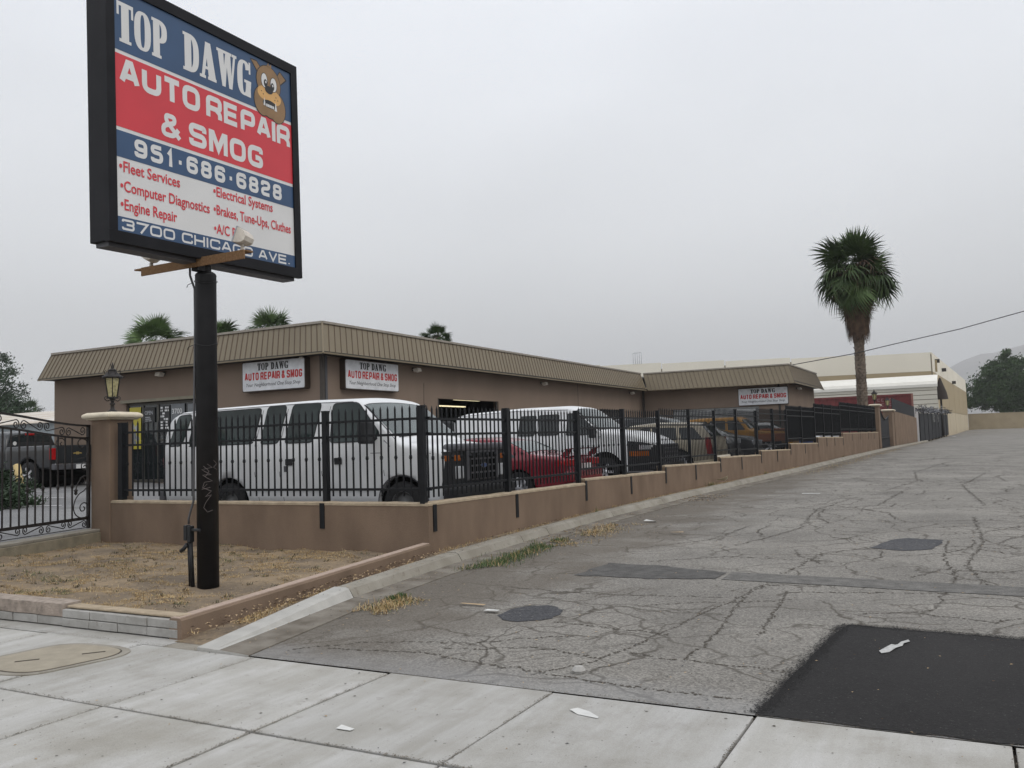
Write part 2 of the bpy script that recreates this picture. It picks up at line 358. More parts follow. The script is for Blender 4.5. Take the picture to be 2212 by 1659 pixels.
GL = {
 'A':[([(0,0),(.40,1),(.60,1),(1,0)],0),([(.17,.30),(.83,.30)],0)], 'U':[([(0,1),(0,0),(1,0),(1,1)],RD)],
 'T':[([(-.1,1),(1.1,1)],0),([(.5,.93),(.5,-.12)],0)], 'O':[([(0,0),(0,1),(1,1),(1,0)],-RD)], '0':[([(0,0),(0,1),(1,1),(1,0)],-RD)],
 'R':[([(0,-.12),(0,1),(1,1),(1,.42),(0,.42)],RD*.7),([(.62,.42),(1.0,.22),(1.0,-.12)],.12)],
 'E':[([(1,1),(0,1),(0,0),(1,0)],0),([(.05,.5),(.93,.5)],0)], 'P':[([(0,-.12),(0,1),(1,1),(1,.38),(0,.38)],RD*.7)],
 'I':[([(0,1.12),(0,-.12)],0)], 'S':[([(1,.74),(1,1),(0,1),(0,.52),(1,.48),(1,0),(0,0),(0,.26)],.2)],
 'M':[([(0,-.12),(0,1.0),(.13,1.0),(.5,.15),(.87,1.0),(1,1),(1,-.12)],0)],
 'G':[([(1,.74),(1,1),(0,1),(0,0),(1,0),(1,.45),(.5,.45)],.24)], 'C':[([(1,.70),(1,1),(0,1),(0,0),(1,0),(1,.30)],RD)],
 'H':[([(0,1.12),(0,-.12)],0),([(1,1.12),(1,-.12)],0),([(.05,.5),(.95,.5)],0)], 'V':[([(0,1.1),(.5,0),(1,1.1)],0)],
 '&':[([(1.08,-.05),(.2,.72),(.2,1),(.74,1),(.74,.70),(0,.42),(0,0),(.68,0),(1.0,.42)],.16)],
 '9':[([(0,.24),(0,0),(1,0),(1,1),(0,1),(0,.45),(.95,.45)],RD)], '6':[([(1,.76),(1,1),(0,1),(0,0),(1,0),(1,.55),(.05,.55)],RD)],
 '5':[([(1,1),(0,1),(0,.58),(1,.58),(1,0),(0,0),(0,.2)],.2)], '1':[([(.1,.72),(.62,1.02),(.62,-.12)],0)],
 '8':[([(0,0),(0,.52),(1,.52),(1,0)],-.22),([(.04,.52),(.04,1),(.96,1),(.96,.52)],-.22)],
 '2':[([(0,.72),(0,1),(1,1),(1,.55),(0,.42),(0,0),(1.05,0)],.18)], '3':[([(0,.8),(0,1),(1,1),(1,.52),(.35,.52)],.2),([(.35,.52),(1,.52),(1,0),(0,0),(0,.22)],.2)],
 '7':[([(-.05,1),(1,1),(.35,-.12)],0)], '-':[([(.05,.42),(.95,.42)],0)], '.':[([(0,.0),(0,.14)],0)], '4':[([(.75,-.1),(.75,1),(0,.3),(1.05,.3)],0)]}
GW = {'I':.22,'.':.24,'-':.55,'1':.62,'M':1.12,'T':.92,'&':1.0}
def _dd(pts):
    o=[pts[0]]
    for p in pts[1:]:
        if math.dist(p,o[-1])>1e-4: o.append(p)
    return o
def wide_text(mb, text, u0, w0, width, h, t=.2, gap=.12, space=.34, P=None, dz=0.0, per=None):
    ws = [GW.get(ch, 1.0) if ch != ' ' else space for ch in text]
    tot = sum(ws)+gap*(len(text)-1); sxx = width/tot; u = u0; k = 0
    for ch, wd in zip(text, ws):
        if ch != ' ':
            if per: mb = MB()
            tt = t*h; W_ = wd*sxx
            for li, (pl, r) in enumerate(GL[ch]):
                pts = [(tt/2+x*(W_-tt) if ch not in 'I.' else W_/2, tt/2+y*(h-tt)) for x, y in pl]
                closed = r < 0; rp = _dd(rounded(pts, abs(r)*min(h,W_)*1.25, closed))
                if closed and math.dist(rp[0],rp[-1])<1e-4: rp=rp[:-1]
                for qi, q in enumerate(strip2d(rp, tt, closed)): mb.quad(*[P(u+a.x, w0+a.y, dz+li*.0004+qi*.00002) for a in q])
            if per: per(mb)
        u += (wd+gap)*sxx
SL = {  # heavy slab-serif capitals: (polygons, rings) in a unit box
 'T':[('b',.27,0,.73,1),('b',0,.90,1,1),('b',0,.66,.13,.90),('b',.87,.66,1,.90),('b',.14,0,.86,.08)],
 'O':[('o',0,0,1,1,.37,.08)],
 'P':[('b',.10,0,.52,1),('b',0,0,.62,.08),('b',0,.92,.3,1),('d',.36,.40,1,1,.36,.09)],
 'D':[('b',.10,0,.52,1),('b',0,0,.3,.08),('b',0,.92,.3,1),('d',.36,0,1,1,.36,.09)],
 'A':[('p',(.10,0),(.27,0),(.52,.86),(.46,1),(.36,1)),('p',(.34,1),(.66,1),(.99,0),(.55,0)),('b',.25,.26,.64,.34),('b',0,0,.36,.08),('b',.48,0,1,.08)],
 'W':[('p',(.05,1),(.33,1),(.42,0),(.26,0)),('p',(.26,0),(.42,0),(.56,.98),(.44,.98)),('p',(.42,1),(.68,1),(.76,0),(.60,0)),('p',(.66,0),(.76,0),(.95,1),(.84,1)),('b',0,.92,.40,1),('b',.38,.92,.74,1),('b',.76,.92,1,1)],
 'G':[('c',0,0,1,1,.38,.08),('b',.64,.0,.96,.44),('b',.50,.38,1,.46),('b',.84,.66,.96,1)]}
def slab_text(mb, text, u0, w0, width, h, P, space=.8, gap=.12, per=None):
    ws = {'T':1,'O':1.05,'P':1,'D':1.05,'A':1.15,'W':1.45,'G':1.05,' ':space}
    tot = sum(ws[c] for c in text)+gap*(len(text)-1); sxx = width/tot; u = u0
    for ch in text:
        w_ = ws[ch]*sxx
        if per: mb = MB()
        for li, g in enumerate(SL.get(ch, [])):
            dz = li*.0003
            Q = lambda x, y: P(u+x*w_, w0+y*h, dz)
            if g[0] == 'b': mb.quad(Q(g[1],g[2]),Q(g[3],g[2]),Q(g[3],g[4]),Q(g[1],g[4]))
            elif g[0] == 'p': mb.ngon([Q(*p) for p in g[1:]])
            else:
                x0,y0,x1,y1,tx,ty = g[1:]; n = 28
                def el(a, ix, iy):
                    ca, sa = math.cos(a), math.sin(a); e2 = .75
                    cx = (x0+x1)/2; cy = (y0+y1)/2; rx = (x1-x0)/2-ix; ry = (y1-y0)/2-iy
                    if g[0] == 'd': cx = x0; rx = (x1-x0)-ix
                    return (cx+rx*math.copysign(abs(ca)**e2,ca), cy+ry*math.copysign(abs(sa)**e2,sa))
                if g[0] == 'd': rg = [-math.pi/2+math.pi*k/n for k in range(n+1)]
                elif g[0] == 'c': rg = [math.radians(28)+math.radians(322)*k/n for k in range(n+1)]
                else: rg = [2*math.pi*k/n for k in range(n+1)]
                for a, b2 in zip(rg, rg[1:]): mb.quad(Q(*el(a,0,0)),Q(*el(b2,0,0)),Q(*el(b2,tx,ty)),Q(*el(a,tx,ty)))
        if per and ch != ' ': per(mb)
        u += (ws[ch]+gap)*w_/ws[ch] if ws[ch] else 0
_fc = {}
def font_text(mb, text, u0, w0, width, cap, P, shear=0, bold=.012, dz=0):
    key = (text, shear, bold)
    if key not in _fc:
        cu = bpy.data.curves.new('t','FONT'); cu.body = text; cu.size = 1; cu.shear = shear; cu.offset = bold; cu.resolution_u = 3
        to = bpy.data.objects.new('t', cu); C.objects.link(to); dg = bpy.context.evaluated_depsgraph_get(); dg.update()
        me = bpy.data.meshes.new_from_object(to.evaluated_get(dg))
        vs = [tuple(v.co) for v in me.vertices]; fs = [tuple(p.vertices) for p in me.polygons]
        bpy.data.objects.remove(to); bpy.data.meshes.remove(me); bpy.data.curves.remove(cu); _fc[key] = (vs, fs)
    vs, fs = _fc[key]
    x0 = min(v[0] for v in vs); x1 = max(v[0] for v in vs); s = width/(x1-x0); sy = cap/.72
    i = len(mb.v); mb.v += [tuple(P(u0+(v[0]-x0)*s, w0+v[1]*sy, dz)) for v in vs]
    for f in fs: mb.face([i+k for k in f])

# ============================================================ GROUND
def sheet(name, rows, material, kind='structure', parent=None):
    # rows: list of (y, x0, x1, z0, z1)
    mb = MB()
    for a, b in zip(rows, rows[1:]):
        mb.quad((a[1],a[0],a[3]),(a[2],a[0],a[4]),(b[2],b[0],b[4]),(b[1],b[0],b[3]))
    o = mb.build(name, material, parent); 
    if kind: o['kind'] = kind
    return o
ys = [-400,-60,5,10,15,20,33,60,90,140,190,222,300,6000]
sheet('ground', [(y,-4000,4000,roadz(max(5,y))-.35,roadz(max(5,y))-.35) for y in ys], 'g_dirt')
street = sheet('street', [(y, (interp([(5.05,-5.3),(7.2,-5.6),(9.5,-5.95),(12,-6.0),(16,-5.95)], y) if y < 16 else fx(y)+.5), 70, roadz(y), roadz(y)) for y in (5.05,5.6,6.4,7.2,8,9.5,10,12,14,16,20,26,33,45,60,75,90,115,140,165,190,222,240)], 'g_asphalt')
def lot_grid(name, ys_, xr):
    mb = MB(); cols = [-150,-90,-60,-43,-36,-30,-25,-21,-17,-15,-13.9]; prev = None
    for y in ys_:
        e = xr(y); xs = [x for x in cols if x < e-.2]+[e]
        while len(xs) < 12: xs.append(e)
        row = len(mb.v); mb.v += [(x, y, (lotz(y,x) if y > 8 else (.2+.022*max(0,min(-13-x,30)))*max(0,(y-5.3)/2.7))) for x in xs[:12]]
        if prev is not None:
            for k in range(11): mb.face((prev+k,prev+k+1,row+k+1,row+k))
        prev = row
    o = mb.build(name, 'g_lot'); o['kind'] = 'structure'
lot_grid('parking_lot', [5.3,6.5,8.01,10.05,10.42], lambda y: -12.4-(y-5.3)*.3145)
lot_grid('parking_lot_yard', [10.42,12,16,20,24,30,45,60,90,120], lambda y: fx(y)-.15 if y > 10.5 else -6.8)
for k,(a,b) in enumerate([((-22.2,13.9),(-21.1,14.6)),((-19.9,12.4),(-18.9,13.0)),((-25.2,15.2),(-23.9,16.0))]):
    a=Vector((*a,0)); b=Vector((*b,0)); d=(b-a).normalized(); n=Vector((-d.y,d.x,0))*.05
    m=MB(); m.quad(*[(p.x,p.y,lotz(p.y,p.x)+.015) for p in (a-n,b-n,b+n,a+n)]); o=m.build('stall_line','signwhite'); o['kind']='structure'
# avenue behind the camera
sheet('avenue', [(-1.6,-80,80,-.12,-.12),(-16,-80,80,-.15,-.15)], 'g_asphalt')
# pavement slabs
sw = empty('sidewalk'); sw['kind'] = 'structure'
m = MB(); m.box(-40,-1.55,-.25,40,5.03,-.035); b_ = m.build('joint_bed','joint',sw)
xj = [-3.70+1.27*k for k in range(-9,9)]
for yi,(y0,y1) in enumerate([(3.72,5.04),(2.40,3.71),(1.08,2.39),(-1.5,1.07)]):
    for x0, x1 in zip(xj, xj[1:]):
        ya = y1+.012*math.sin(x0*3) if yi==0 else y1
        dz = rnd.uniform(-.003,.003); g=.008
        mm = MB(); mm.hexa([(x0+g,y0+g,-.12),(x1-g,y0+g,-.12),(x1-g,ya-g,-.12),(x0+g,ya-g,-.12),(x0+g,y0+g,dz),(x1-g,y0+g,dz+rnd.uniform(-.002,.002)),(x1-g,ya-g,dz),(x0+g,ya-g,dz)])
        mm.build('slab','g_concrete',sw,bevel=.005)
# pavement strip up to the planter on the left and its rim
m = MB(); m.box(-40,5.045,-.2,-6.02,5.30,-.004); m.build('slab','g_concrete',sw)
m = MB(); m.prism([(-6.01,5.045),(-5.32,5.045),(-5.38,5.16),(-5.6,5.25),(-6.01,5.27)],'z',-.2,-.006); m.build('slab','g_kerb',sw)
# far side of the avenue edge kerb
m = MB(); m.box(-40,-1.7,-.25,40,-1.55,0); o=m.build('avenue_kerb','g_kerb'); o['kind']='structure'
q_ = MB(); r8 = random.Random(8)   # grit packed in and beside the joints
for k in range(11000):
    if r8.random() < .5:
        x = r8.uniform(-8.5,2.5); y = r8.choice([3.715,3.715,5.04,5.04,2.395]); ox, oy = 0, r8.gauss(0,.011) if y < 5 else r8.gauss(.012,.016)
    else:
        x = r8.choice(xj[5:14]); y = r8.uniform(2.3,5.03); ox, oy = r8.gauss(0,.010), 0
    if noise.noise(Vector((x*3,y*3,7))) < -.1 and r8.random() < .7: continue
    x += ox; y += oy; s_ = r8.uniform(.0015,.006); a_ = r8.random()*6; q_.cur = r8.choice([0,0,1]); q_.ngon([(x+s_*math.cos(a_+t_)*r8.uniform(.6,1.3), y+s_*math.sin(a_+t_)*r8.uniform(.6,1.3), (.0065 if y < 5.045 else roadz(y)+.006)) for t_ in (0,1.6,3.1,4.7)])
for k in range(230):   # gum spots and dark flecks
    x = r8.uniform(-8,2.5); y = r8.uniform(2.2,5.0); s_ = r8.uniform(.003,.013)*r8.random()**.4; q_.cur = r8.choice([1,2,2]); a_ = r8.random()*6; st_ = r8.uniform(.4,1)
    q_.ngon([(x+s_*math.cos(a_+t_)*r8.uniform(.7,1.2), y+st_*s_*math.sin(a_+t_)*r8.uniform(.7,1.2), .0055) for t_ in (0,1.05,2.1,3.14,4.2,5.2)])
o = q_.build('joint_grit',[mat('grit_brown',(.13,.105,.075),1), mat('grit_dark',(.075,.065,.05),1), mat('gum_spot',(.16,.15,.135),.9)],sw,fix=False); o['kind'] = 'stuff'
# utility vault lid
lid = [( -6.95,3.93),(-6.36,3.93),(-6.16,4.02),(-6.02,4.65),(-6.10,4.83),(-6.33,4.90),(-6.78,4.86),(-6.95,4.74),(-7.05,4.1)]
cxm = sum(p[0] for p in lid)/len(lid); cym = sum(p[1] for p in lid)/len(lid)
t = empty('utility_cover',(0,0,0),0,'rounded beige concrete utility cover set in the sidewalk at left','utility cover')
m = MB(); m.prism(rounded(lid,.12,True,3),'z',-.02,.006); m.build('frame','g_kerb',t)
inn = [(cxm+(x-cxm)*.86, cym+(y-cym)*.86) for x,y in lid]
m = MB(); m.prism(rounded([(cxm+(x-cxm)*.885, cym+(y-cym)*.885) for x,y in lid],.11,True,3),'z',.002,.0075); m.build('joint','joint',t)
m = MB(); m.prism(rounded(inn,.11,True,3),'z',.002,.011); 
m.build('lid','lidmat' if 'lidmat' in M else mat('cover_concrete',(.30,.265,.205),.9,0,.12,7,.3,60),t)
m = MB()
for (x,y) in ((-6.33,4.62),(-6.62,4.25)): m.bar((x-.05,y-.05,.0125),(x+.06,y+.08,.0125),.025,.003)
m.build('lifting_slot','joint',t)

# asphalt patches and band
def flat(name, pts, material, dz=.004, r=0, jag=0, sub=None):
    P2 = rounded(pts, r, True, 4) if r else pts
    if jag:
        o2 = []
        for a, b in zip(P2, P2[1:]+P2[:1]):
            L = math.dist(a,b); n = max(1,int(L/.12))
            for k in range(n):
                q = k/n; o2.append((a[0]+(b[0]-a[0])*q+rnd.uniform(-jag,jag), a[1]+(b[1]-a[1])*q+rnd.uniform(-jag,jag)))
        P2 = o2
    # cut into strips along y so that it follows the road profile
    mbx = MB(); mbx.ngon([(x,y,roadz(y)+dz) for x,y in P2])
    o = mbx.build(name, material, None); o['kind'] = 'structure'; return o
flat('asphalt_patch', [(-1.17,5.06),(6,5.06),(6,7.35),(.3,7.42),(-.95,7.55),(-1.03,7.0),(-1.07,6.3)], 'g_fresh', .006, 0, .012)
flat('asphalt_patch', [(-3.92,6.95),(-3.88,7.4),(-3.62,7.56),(-3.38,7.32),(-3.36,6.95),(-3.66,6.76)], 'g_patch', .005, .14, .02)
flat('asphalt_patch', [(-1.2,12.1),(-1.03,12.9),(-.82,13.12),(-.36,13.0),(-.48,12.1),(-.8,11.9)], 'g_patch', .005, 0, .02)
q_ = MB(); r9 = random.Random(9)
for k in range(9000):   # crumbs of tar along the ragged patch edges
    e_ = r9.random()
    if e_ < .5: x = r9.uniform(-1.0,3.2); y = 7.48-.05*x+r9.gauss(0,.018)*(1+1.8*r9.random())
    else: y = r9.uniform(5.08,7.5); x = -1.16+.07*(y-5)+r9.gauss(0,.018)*(1+1.8*r9.random())
    s_ = r9.uniform(.002,.008); a_ = r9.uniform(0,1.5); q_.ngon([(x+s_*math.cos(a_+t_)*r9.uniform(.6,1.2), y+s_*math.sin(a_+t_)*r9.uniform(.6,1.2), roadz(y)+.0072+k*1e-7) for t_ in (0,1.25,2.5,3.8,5.0)])
o = q_.build('tar_crumbs','g_fresh',street,fix=False); o['kind'] = 'stuff'
bandm = mat('old_patch',(.135,.13,.122),.9,0,.25,9,.5,110,.2,fine=.3,fscale=90); bandd = mat('old_patch_dark',(.095,.092,.088),.9,0,.25,9,.5,110,.2,fine=.3,fscale=90)
def strips(name, a, b, w, material, dz, n=14):
    mbx = MB(); pts = [Vector(a).lerp(Vector(b),k/n)+Vector((0,rnd.uniform(-.02,.02))) for k in range(n+1)]
    for p, q in zip(pts, pts[1:]):
        w1 = w/2+rnd.uniform(-.02,.02); mbx.quad((p.x,p.y-w/2,roadz(p.y-w/2)+dz),(q.x,q.y-w/2,roadz(q.y-w/2)+dz),(q.x,q.y+w/2,roadz(q.y+w/2)+dz),(p.x,p.y+w/2,roadz(p.y+w/2)+dz))
    o = mbx.build(name, material); o['kind'] = 'structure'
strips('asphalt_patch', (-2.45,9.6),(6,9.2),.5,bandm,.005)
flat('asphalt_patch', [(-4.1,9.2),(-4.05,10.15),(-3.3,10.1),(-2.5,9.82),(-2.5,9.38),(-3.2,9.2)], bandd, .006, 0, .03)
# main cracks (traced lines in the road surface)
crk = MB()
def crack(pts, w=.016):
    out = []
    for a, b in zip(pts, pts[1:]):
        n = max(2, int(math.dist(a,b)/.09))
        for k in range(n): q = k/n; out.append((a[0]+(b[0]-a[0])*q+rnd.gauss(0,.016), a[1]+(b[1]-a[1])*q+rnd.gauss(0,.016)))
    out.append(pts[-1])
    for i in range(len(out)-1):
        a = out[i]; b = out[i+1]; L = math.dist(a,b); y_ = a[1]; f_ = 1+.05*y_
        wv = .5+.9*abs(noise.noise(Vector((a[0]*2.3,a[1]*2.3,4))))*1.6
        for k in range(max(1,int(L*120/f_))):
            q = rnd.random(); x = a[0]+(b[0]-a[0])*q+rnd.gauss(0,w*.55*wv); y = a[1]+(b[1]-a[1])*q+rnd.gauss(0,w*.55*wv); s = rnd.uniform(.003,.010)*f_; t0 = rnd.random()*6
            crk.ngon([(x+s*math.cos(t0+t)*rnd.uniform(.6,1.5), y+s*math.sin(t0+t)*rnd.uniform(.6,1.5), roadz(y)+.003) for t in (0,1.6,3.1,4.7)])
CR = [[(-2.75,5.35),(-2.5,5.75),(-2.35,6.3),(-2.25,7.0),(-2.2,7.5),(-2.05,8.3),(-1.95,9.3)],
 [(-1.9,6.1),(-1.85,6.9),(-1.95,7.8),(-2.0,8.5)],[(-1.55,7.0),(-1.6,7.9),(-1.68,8.9)],
 [(-2.3,6.1),(-1.8,6.05),(-1.15,6.0)],[(-4.6,5.45),(-3.8,5.6),(-3.0,5.45),(-2.1,5.32),(-1.3,5.3)],[(-3.7,5.75),(-3.0,6.05),(-2.5,5.9)],
 [(-4.9,5.3),(-4.4,5.75),(-3.6,6.0),(-2.9,6.5)],[(-3.3,6.9),(-2.2,6.75)],[(-4.5,8.3),(-3.4,8.2),(-2.2,8.4)],
 [(-.3,8.9),(-.2,10.2),(-.35,11.6),(-.3,13)],[(.1,9.6),(-.1,11),(.1,13),(0,16)],[(-.6,10),(-.35,10.6),(.2,10.5),(.6,10.9)],[(-.9,8.0),(-.35,8.3),(-.3,8.9)],[(-.5,8.2),(.1,8.0),(.5,8.4)],
 [(-1.9,9.9),(-1.7,11.5),(-1.2,12.1)],[(-3.6,10.4),(-2.8,11.0),(-1.5,10.9)],[(-2.9,12),(-2.4,14),(-2.6,17),(-2.2,20)],[(-2.6,17),(-1.6,18),(-1.4,22)],[(-4.5,15.5),(-3.2,16),(-2,15.7)],
 [(-4.2,20),(-2.5,21),(-1,20.6)],[(-3.5,26),(-1.8,27),(.4,26.5)],[(-1.8,22),(-1.3,26),(-1.6,31),(-.9,38)],[(.2,18),(-.2,24),(.4,30)],[(-3.9,33),(-1.5,34),(1,33)],[(-4.1,11.5),(-3.4,12.5),(-3.2,14.2)]]
for p in CR: crack(p, .02 if p[0][1] < 9 else .034)
# alligator field: wandering cross cracks across the right-hand lane
for k in range(80):
    y = rnd.uniform(6.5,45); x = rnd.uniform(-3.8,1.6)*(.6+y/40); L = rnd.uniform(.3,1.2)*(1+y/25); a = rnd.choice([0,math.pi/2])+rnd.gauss(0,.5)
    pts = [(x,y)]
    for s in range(3): a += rnd.gauss(0,.5); pts.append((pts[-1][0]+math.cos(a)*L*.5, max(5.4,pts[-1][1]+math.sin(a)*L*.5)))
    crack(pts, .010+.0010*y)
o = crk.build('crack', mat('crack_dirt',(.082,.071,.057),1,0,.3,20), street, fix=False); o['kind'] = 'stuff'

# kerb with gutter pan, in cast lengths
KB = [(5.02,-5.60),(6.1,-5.80),(7.2,-5.97),(9.5,-6.20),(12,-6.24),(16,-6.17),(20,-6.04)]
def kbx(y): return interp(KB, y) if y < 20 else fx(y)+.29
kerb = empty('kerb'); kerb['kind'] = 'structure'
def kerb_piece(y0, y1, hh, dz, k):
    mbx = MB(); n = max(1,int((y1-y0)/1.2)); secs = []
    for i in range(n+1):
        y = y0+(y1-y0)*i/n; z = roadz(y); h = interp([(5.02,.02),(5.6,.055),(7.2,.12),(9,.13),(400,.13)], y)+dz; x = kbx(y)
        secs.append([(x,y,z-.15),(x,y,z+h),(x+.15,y,z+h),(x+.19,y,z+h*.88),(x+.245,y,z+.022),(x+.56,y,z+.008),(x+.56,y,z-.15)])
    for a, b in zip(secs, secs[1:]):
        i = len(mbx.v); mbx.v += a+b
        for j in range(7): mbx.cur = 1 if j in (4,5) else 0; mbx.face((i+j,i+(j+1)%7,i+7+(j+1)%7,i+7+j))
    mbx.ngon(secs[0]); mbx.ngon(secs[-1][::-1])
    o = mbx.build('kerb_stone',['g_kerb' if k else kbright,'g_gutter'], kerb); return o
kbright = mat('fresh_kerb_concrete',(.40,.39,.365),.9,0,.1,6,.3,60)
cuts = [5.03,7.2,9.75,11.6,12.5,15.2]
while cuts[-1] < 92: cuts.append(cuts[-1]+rnd.choice([2.8,3.6,4.5]))
for k,(a,b) in enumerate(zip(cuts, cuts[1:])): kerb_piece(a+.006,b-.008,0,rnd.uniform(-.008,.008),k)

# ============================================================ PLANTER
m = MB(); P_ = [(-6.2,5.42),(-6.76,10.2),(-13.2,10.2),(-13.77,10.0),(-12.2,5.0),(-12.2,5.42)]
nx, ny = 60, 36; grid = {}
def dirtz(x, y): return .125+.05*noise.noise(Vector((x*1.1,y*1.1,0)))+.025*noise.noise(Vector((x*5,y*5,3)))-.045*min(1,max(0,(y-5.3)/4.7))+.03*math.exp(-((y-5.5)/.5)**2)
for j in range(ny+1):
    y = 5.36+(10.15-5.36)*j/ny; xl = -13.84+(10.06-y)*.3/.954 if y < 10.06 else -13.8; xr = -6.12-(y-5.36)*.13
    if y < 6: xl = -12.55
    for i in range(nx+1):
        x = xl+(xr-xl)*i/nx; grid[i,j] = len(m.v); m.v.append((x,y,dirtz(x,y)))
m.smooth = True
for j in range(ny):
    for i in range(nx): m.face((grid[i,j],grid[i+1,j],grid[i+1,j+1],grid[i,j+1]))
o = m.build('soil','g_dirt'); o['kind']='structure'
# dry grass: three tones, as one uncountable cover
straw = [mat('straw',(.40,.28,.13),.95,0,.25,4), mat('straw_brown',(.23,.15,.075),.95,0,.3,4), mat('grass_green',(.055,.095,.028),.8,0,.3,4), mat('straw_pale',(.50,.40,.24),.95,0,.2,4), mat('dead_weed',(.045,.038,.022),.95,0,.3,4)]
m = MB()
def blade(x, y, z, L, w, flat_, mi):
    a = rnd.uniform(0,6.283); el = rnd.uniform(.02,.35) if rnd.random() < flat_ else rnd.uniform(.5,1.4)
    d = Vector((math.cos(a)*math.cos(el), math.sin(a)*math.cos(el), math.sin(el))); s_ = Vector((-math.sin(a),math.cos(a),0))*w/2
    p = Vector((x,y,z)); m.cur = mi; q = p+d*L*.55+Vector((0,0,.15*L)); i = len(m.v)
    m.v += [tuple(p-s_),tuple(p+s_),tuple(q+s_*.8),tuple(q-s_*.8),tuple(p+d*L)]; m.face((i,i+1,i+2,i+3)); m.face((i+3,i+2,i+4))
cnt = 0
while cnt < 60000:
    y = 5.4+4.7*rnd.random()**1.15; x = rnd.uniform(-13.6,-6.15)
    if x > -6.14-(y-5.36)*.125 or x < -13.7+(10.06-y)*.314: continue
    den = noise.noise(Vector((x*1.3,y*2.0,9)))+.7*noise.noise(Vector((x*4,y*6,2)))+.25*noise.noise(Vector((x*13,y*15,2)))
    if den < .06 and rnd.random() > .05: continue
    green = noise.noise(Vector((x*.9,y*1.1,31))) > .38 or (y<5.9 and x>-6.9 and rnd.random()<.5)
    r_ = rnd.random(); mi = 2 if (green and r_ < .4) else (0 if r_ < .5 else (1 if r_ < .82 else 3))
    blade(x, y, dirtz(x,y)-.004, rnd.uniform(.015,.06), rnd.uniform(.003,.006), .93, mi); cnt += 1
# dead weed tufts
for k in range(170):
    y = rnd.uniform(5.5,9.9); x = rnd.uniform(-12.8,-6.5); 
    if x > -6.3-(y-5.36)*.125: continue
    for q in range(16): blade(x+rnd.gauss(0,.025), y+rnd.gauss(0,.025), dirtz(x,y), rnd.uniform(.015,.05), .007, .5, rnd.choice([4,4,4,1,2]))
o = m.build('dry_grass', straw, fix=False); o['kind'] = 'stuff'; tag(o,'dry straw coloured grass and dead weeds covering the planter soil','grass')
# weeds and straw along kerb gaps and gutter
m = MB()
def strip_grass(n, yr, xf, wd, greenp, L=(.02,.07), zf=None, flat_=.7):
    for _ in range(n):
        y = rnd.uniform(*yr); x = xf(y)+rnd.gauss(0,wd)
        if noise.noise(Vector((x*2,y*1.5,5))) < -.15: continue
        blade(x, y, (zf(y) if zf else roadz(y)+.005), rnd.uniform(*L), .006, flat_, 2 if rnd.random() < greenp else rnd.choice([0,0,1,3]))
strip_grass(5000,(5.3,10),lambda y: (interp([(5.3,-6.02),(10,-6.6)],y)+kbx(y))/2,.07,.02,(.02,.05),lambda y: roadz(y)+.04)
strip_grass(5200,(10,34),lambda y: (fx(y)+kbx(y))/2,.06,.03,(.02,.06),lambda y: roadz(y)+.09)
strip_grass(5200,(9.0,12.6),lambda y: kbx(y)+.78-.05*(y-9),.13,.8,(.02,.09),None,.55)
strip_grass(2600,(11.4,14.2),lambda y: kbx(y)+.85,.18,.1,(.02,.08))
strip_grass(1500,(6.6,7.4),lambda y: -5.15,.1,.15,(.02,.08)); strip_grass(300,(7.25,7.5),lambda y: -5.3,.04,.9,(.03,.07),None,.3)
for yy in (14.9,22.5,28.6,44): strip_grass(260,(yy,yy+.3),lambda y: kbx(y)-.1 if yy>8 else -5.9,.04,.55,(.04,.16),lambda y: roadz(y)+.08,.2)
strip_grass(2600,(30,60),lambda y: kbx(y)+.7,.25,.05,(.03,.1))
strip_grass(900,(70,96),lambda y: fx(y)+.4,.3,.4,(.05,.22),None,.3)
o = m.build('gutter_weeds', straw, fix=False); o['kind'] = 'stuff'; tag(o,'green and straw coloured weeds growing along the kerb and wall foot','weeds')
# dirt verge between wall and kerb
rows = [(5.2,-6.06,-5.59,-.004,-.004),(5.4,-6.08,-5.62,.01,.02),(7.2,-6.3,-5.96,.02,.10),(9.5,-6.58,-6.19,.06,.13),(10,-6.66,-6.2,.08,.14)]+[(y,fx(y)-.02,kbx(y)+.01,roadz(y)+.075,roadz(y)+.115) for y in (12,16,20,26,33,45,60)]
sheet('verge', rows, 'g_dirt')
# planter retaining wall of blocks (front) and stucco rim (side)
pw = empty('planter_wall',(-6.9,5.3,0),0,'low grey concrete block edging along the front of the dry planter','planter wall')
def pbox(name, x0,y0,z0,x1,y1,z1,material,bev=.006,par=pw):
    mm = MB(); mm.box(x0+6.9,y0-5.3,z0,x1+6.9,y1-5.3,z1); return mm.build(name,material,par,bevel=bev)
edges = [-6.085-.3875*k for k in range(5)]
for a, b in zip(edges, edges[1:]):
    for c_ in range(2): pbox('block', b+.004, 5.26+rnd.uniform(-.004,.004), .006+.08*c_, a-.004, 5.42, .080+.08*c_, 'g_block')
x = edges[-1]
while x > -13: pbox('block', x-.3875+.004, 5.27+rnd.uniform(-.004,.004), .006, x-.004, 5.42, .082, 'g_block'); x -= .3875
pbox('mortar', -13, 5.285, .0, edges[0]+.0, 5.40, .150, 'joint', 0)
mm = MB(); n = 90     # rough broken cap
x0 = -13
for k in range(n):
    a = x0+(edges[-1]-x0)*k/n; b = x0+(edges[-1]-x0)*(k+1)/n
    def cy(xx): return 5.268+.018*noise.noise(Vector((xx*4,0,0)))
    def cz(xx): return .205+.012*noise.noise(Vector((xx*3,5,0)))
    mm.hexa([(a+6.9,cy(a)-5.3,.09),(b+6.9,cy(b)-5.3,.09),(b+6.9,.16,.09),(a+6.9,.16,.09),(a+6.9,cy(a)-5.3,cz(a)),(b+6.9,cy(b)-5.3,cz(b)),(b+6.9,.16,cz(b)+.005),(a+6.9,.16,cz(a)+.005)])
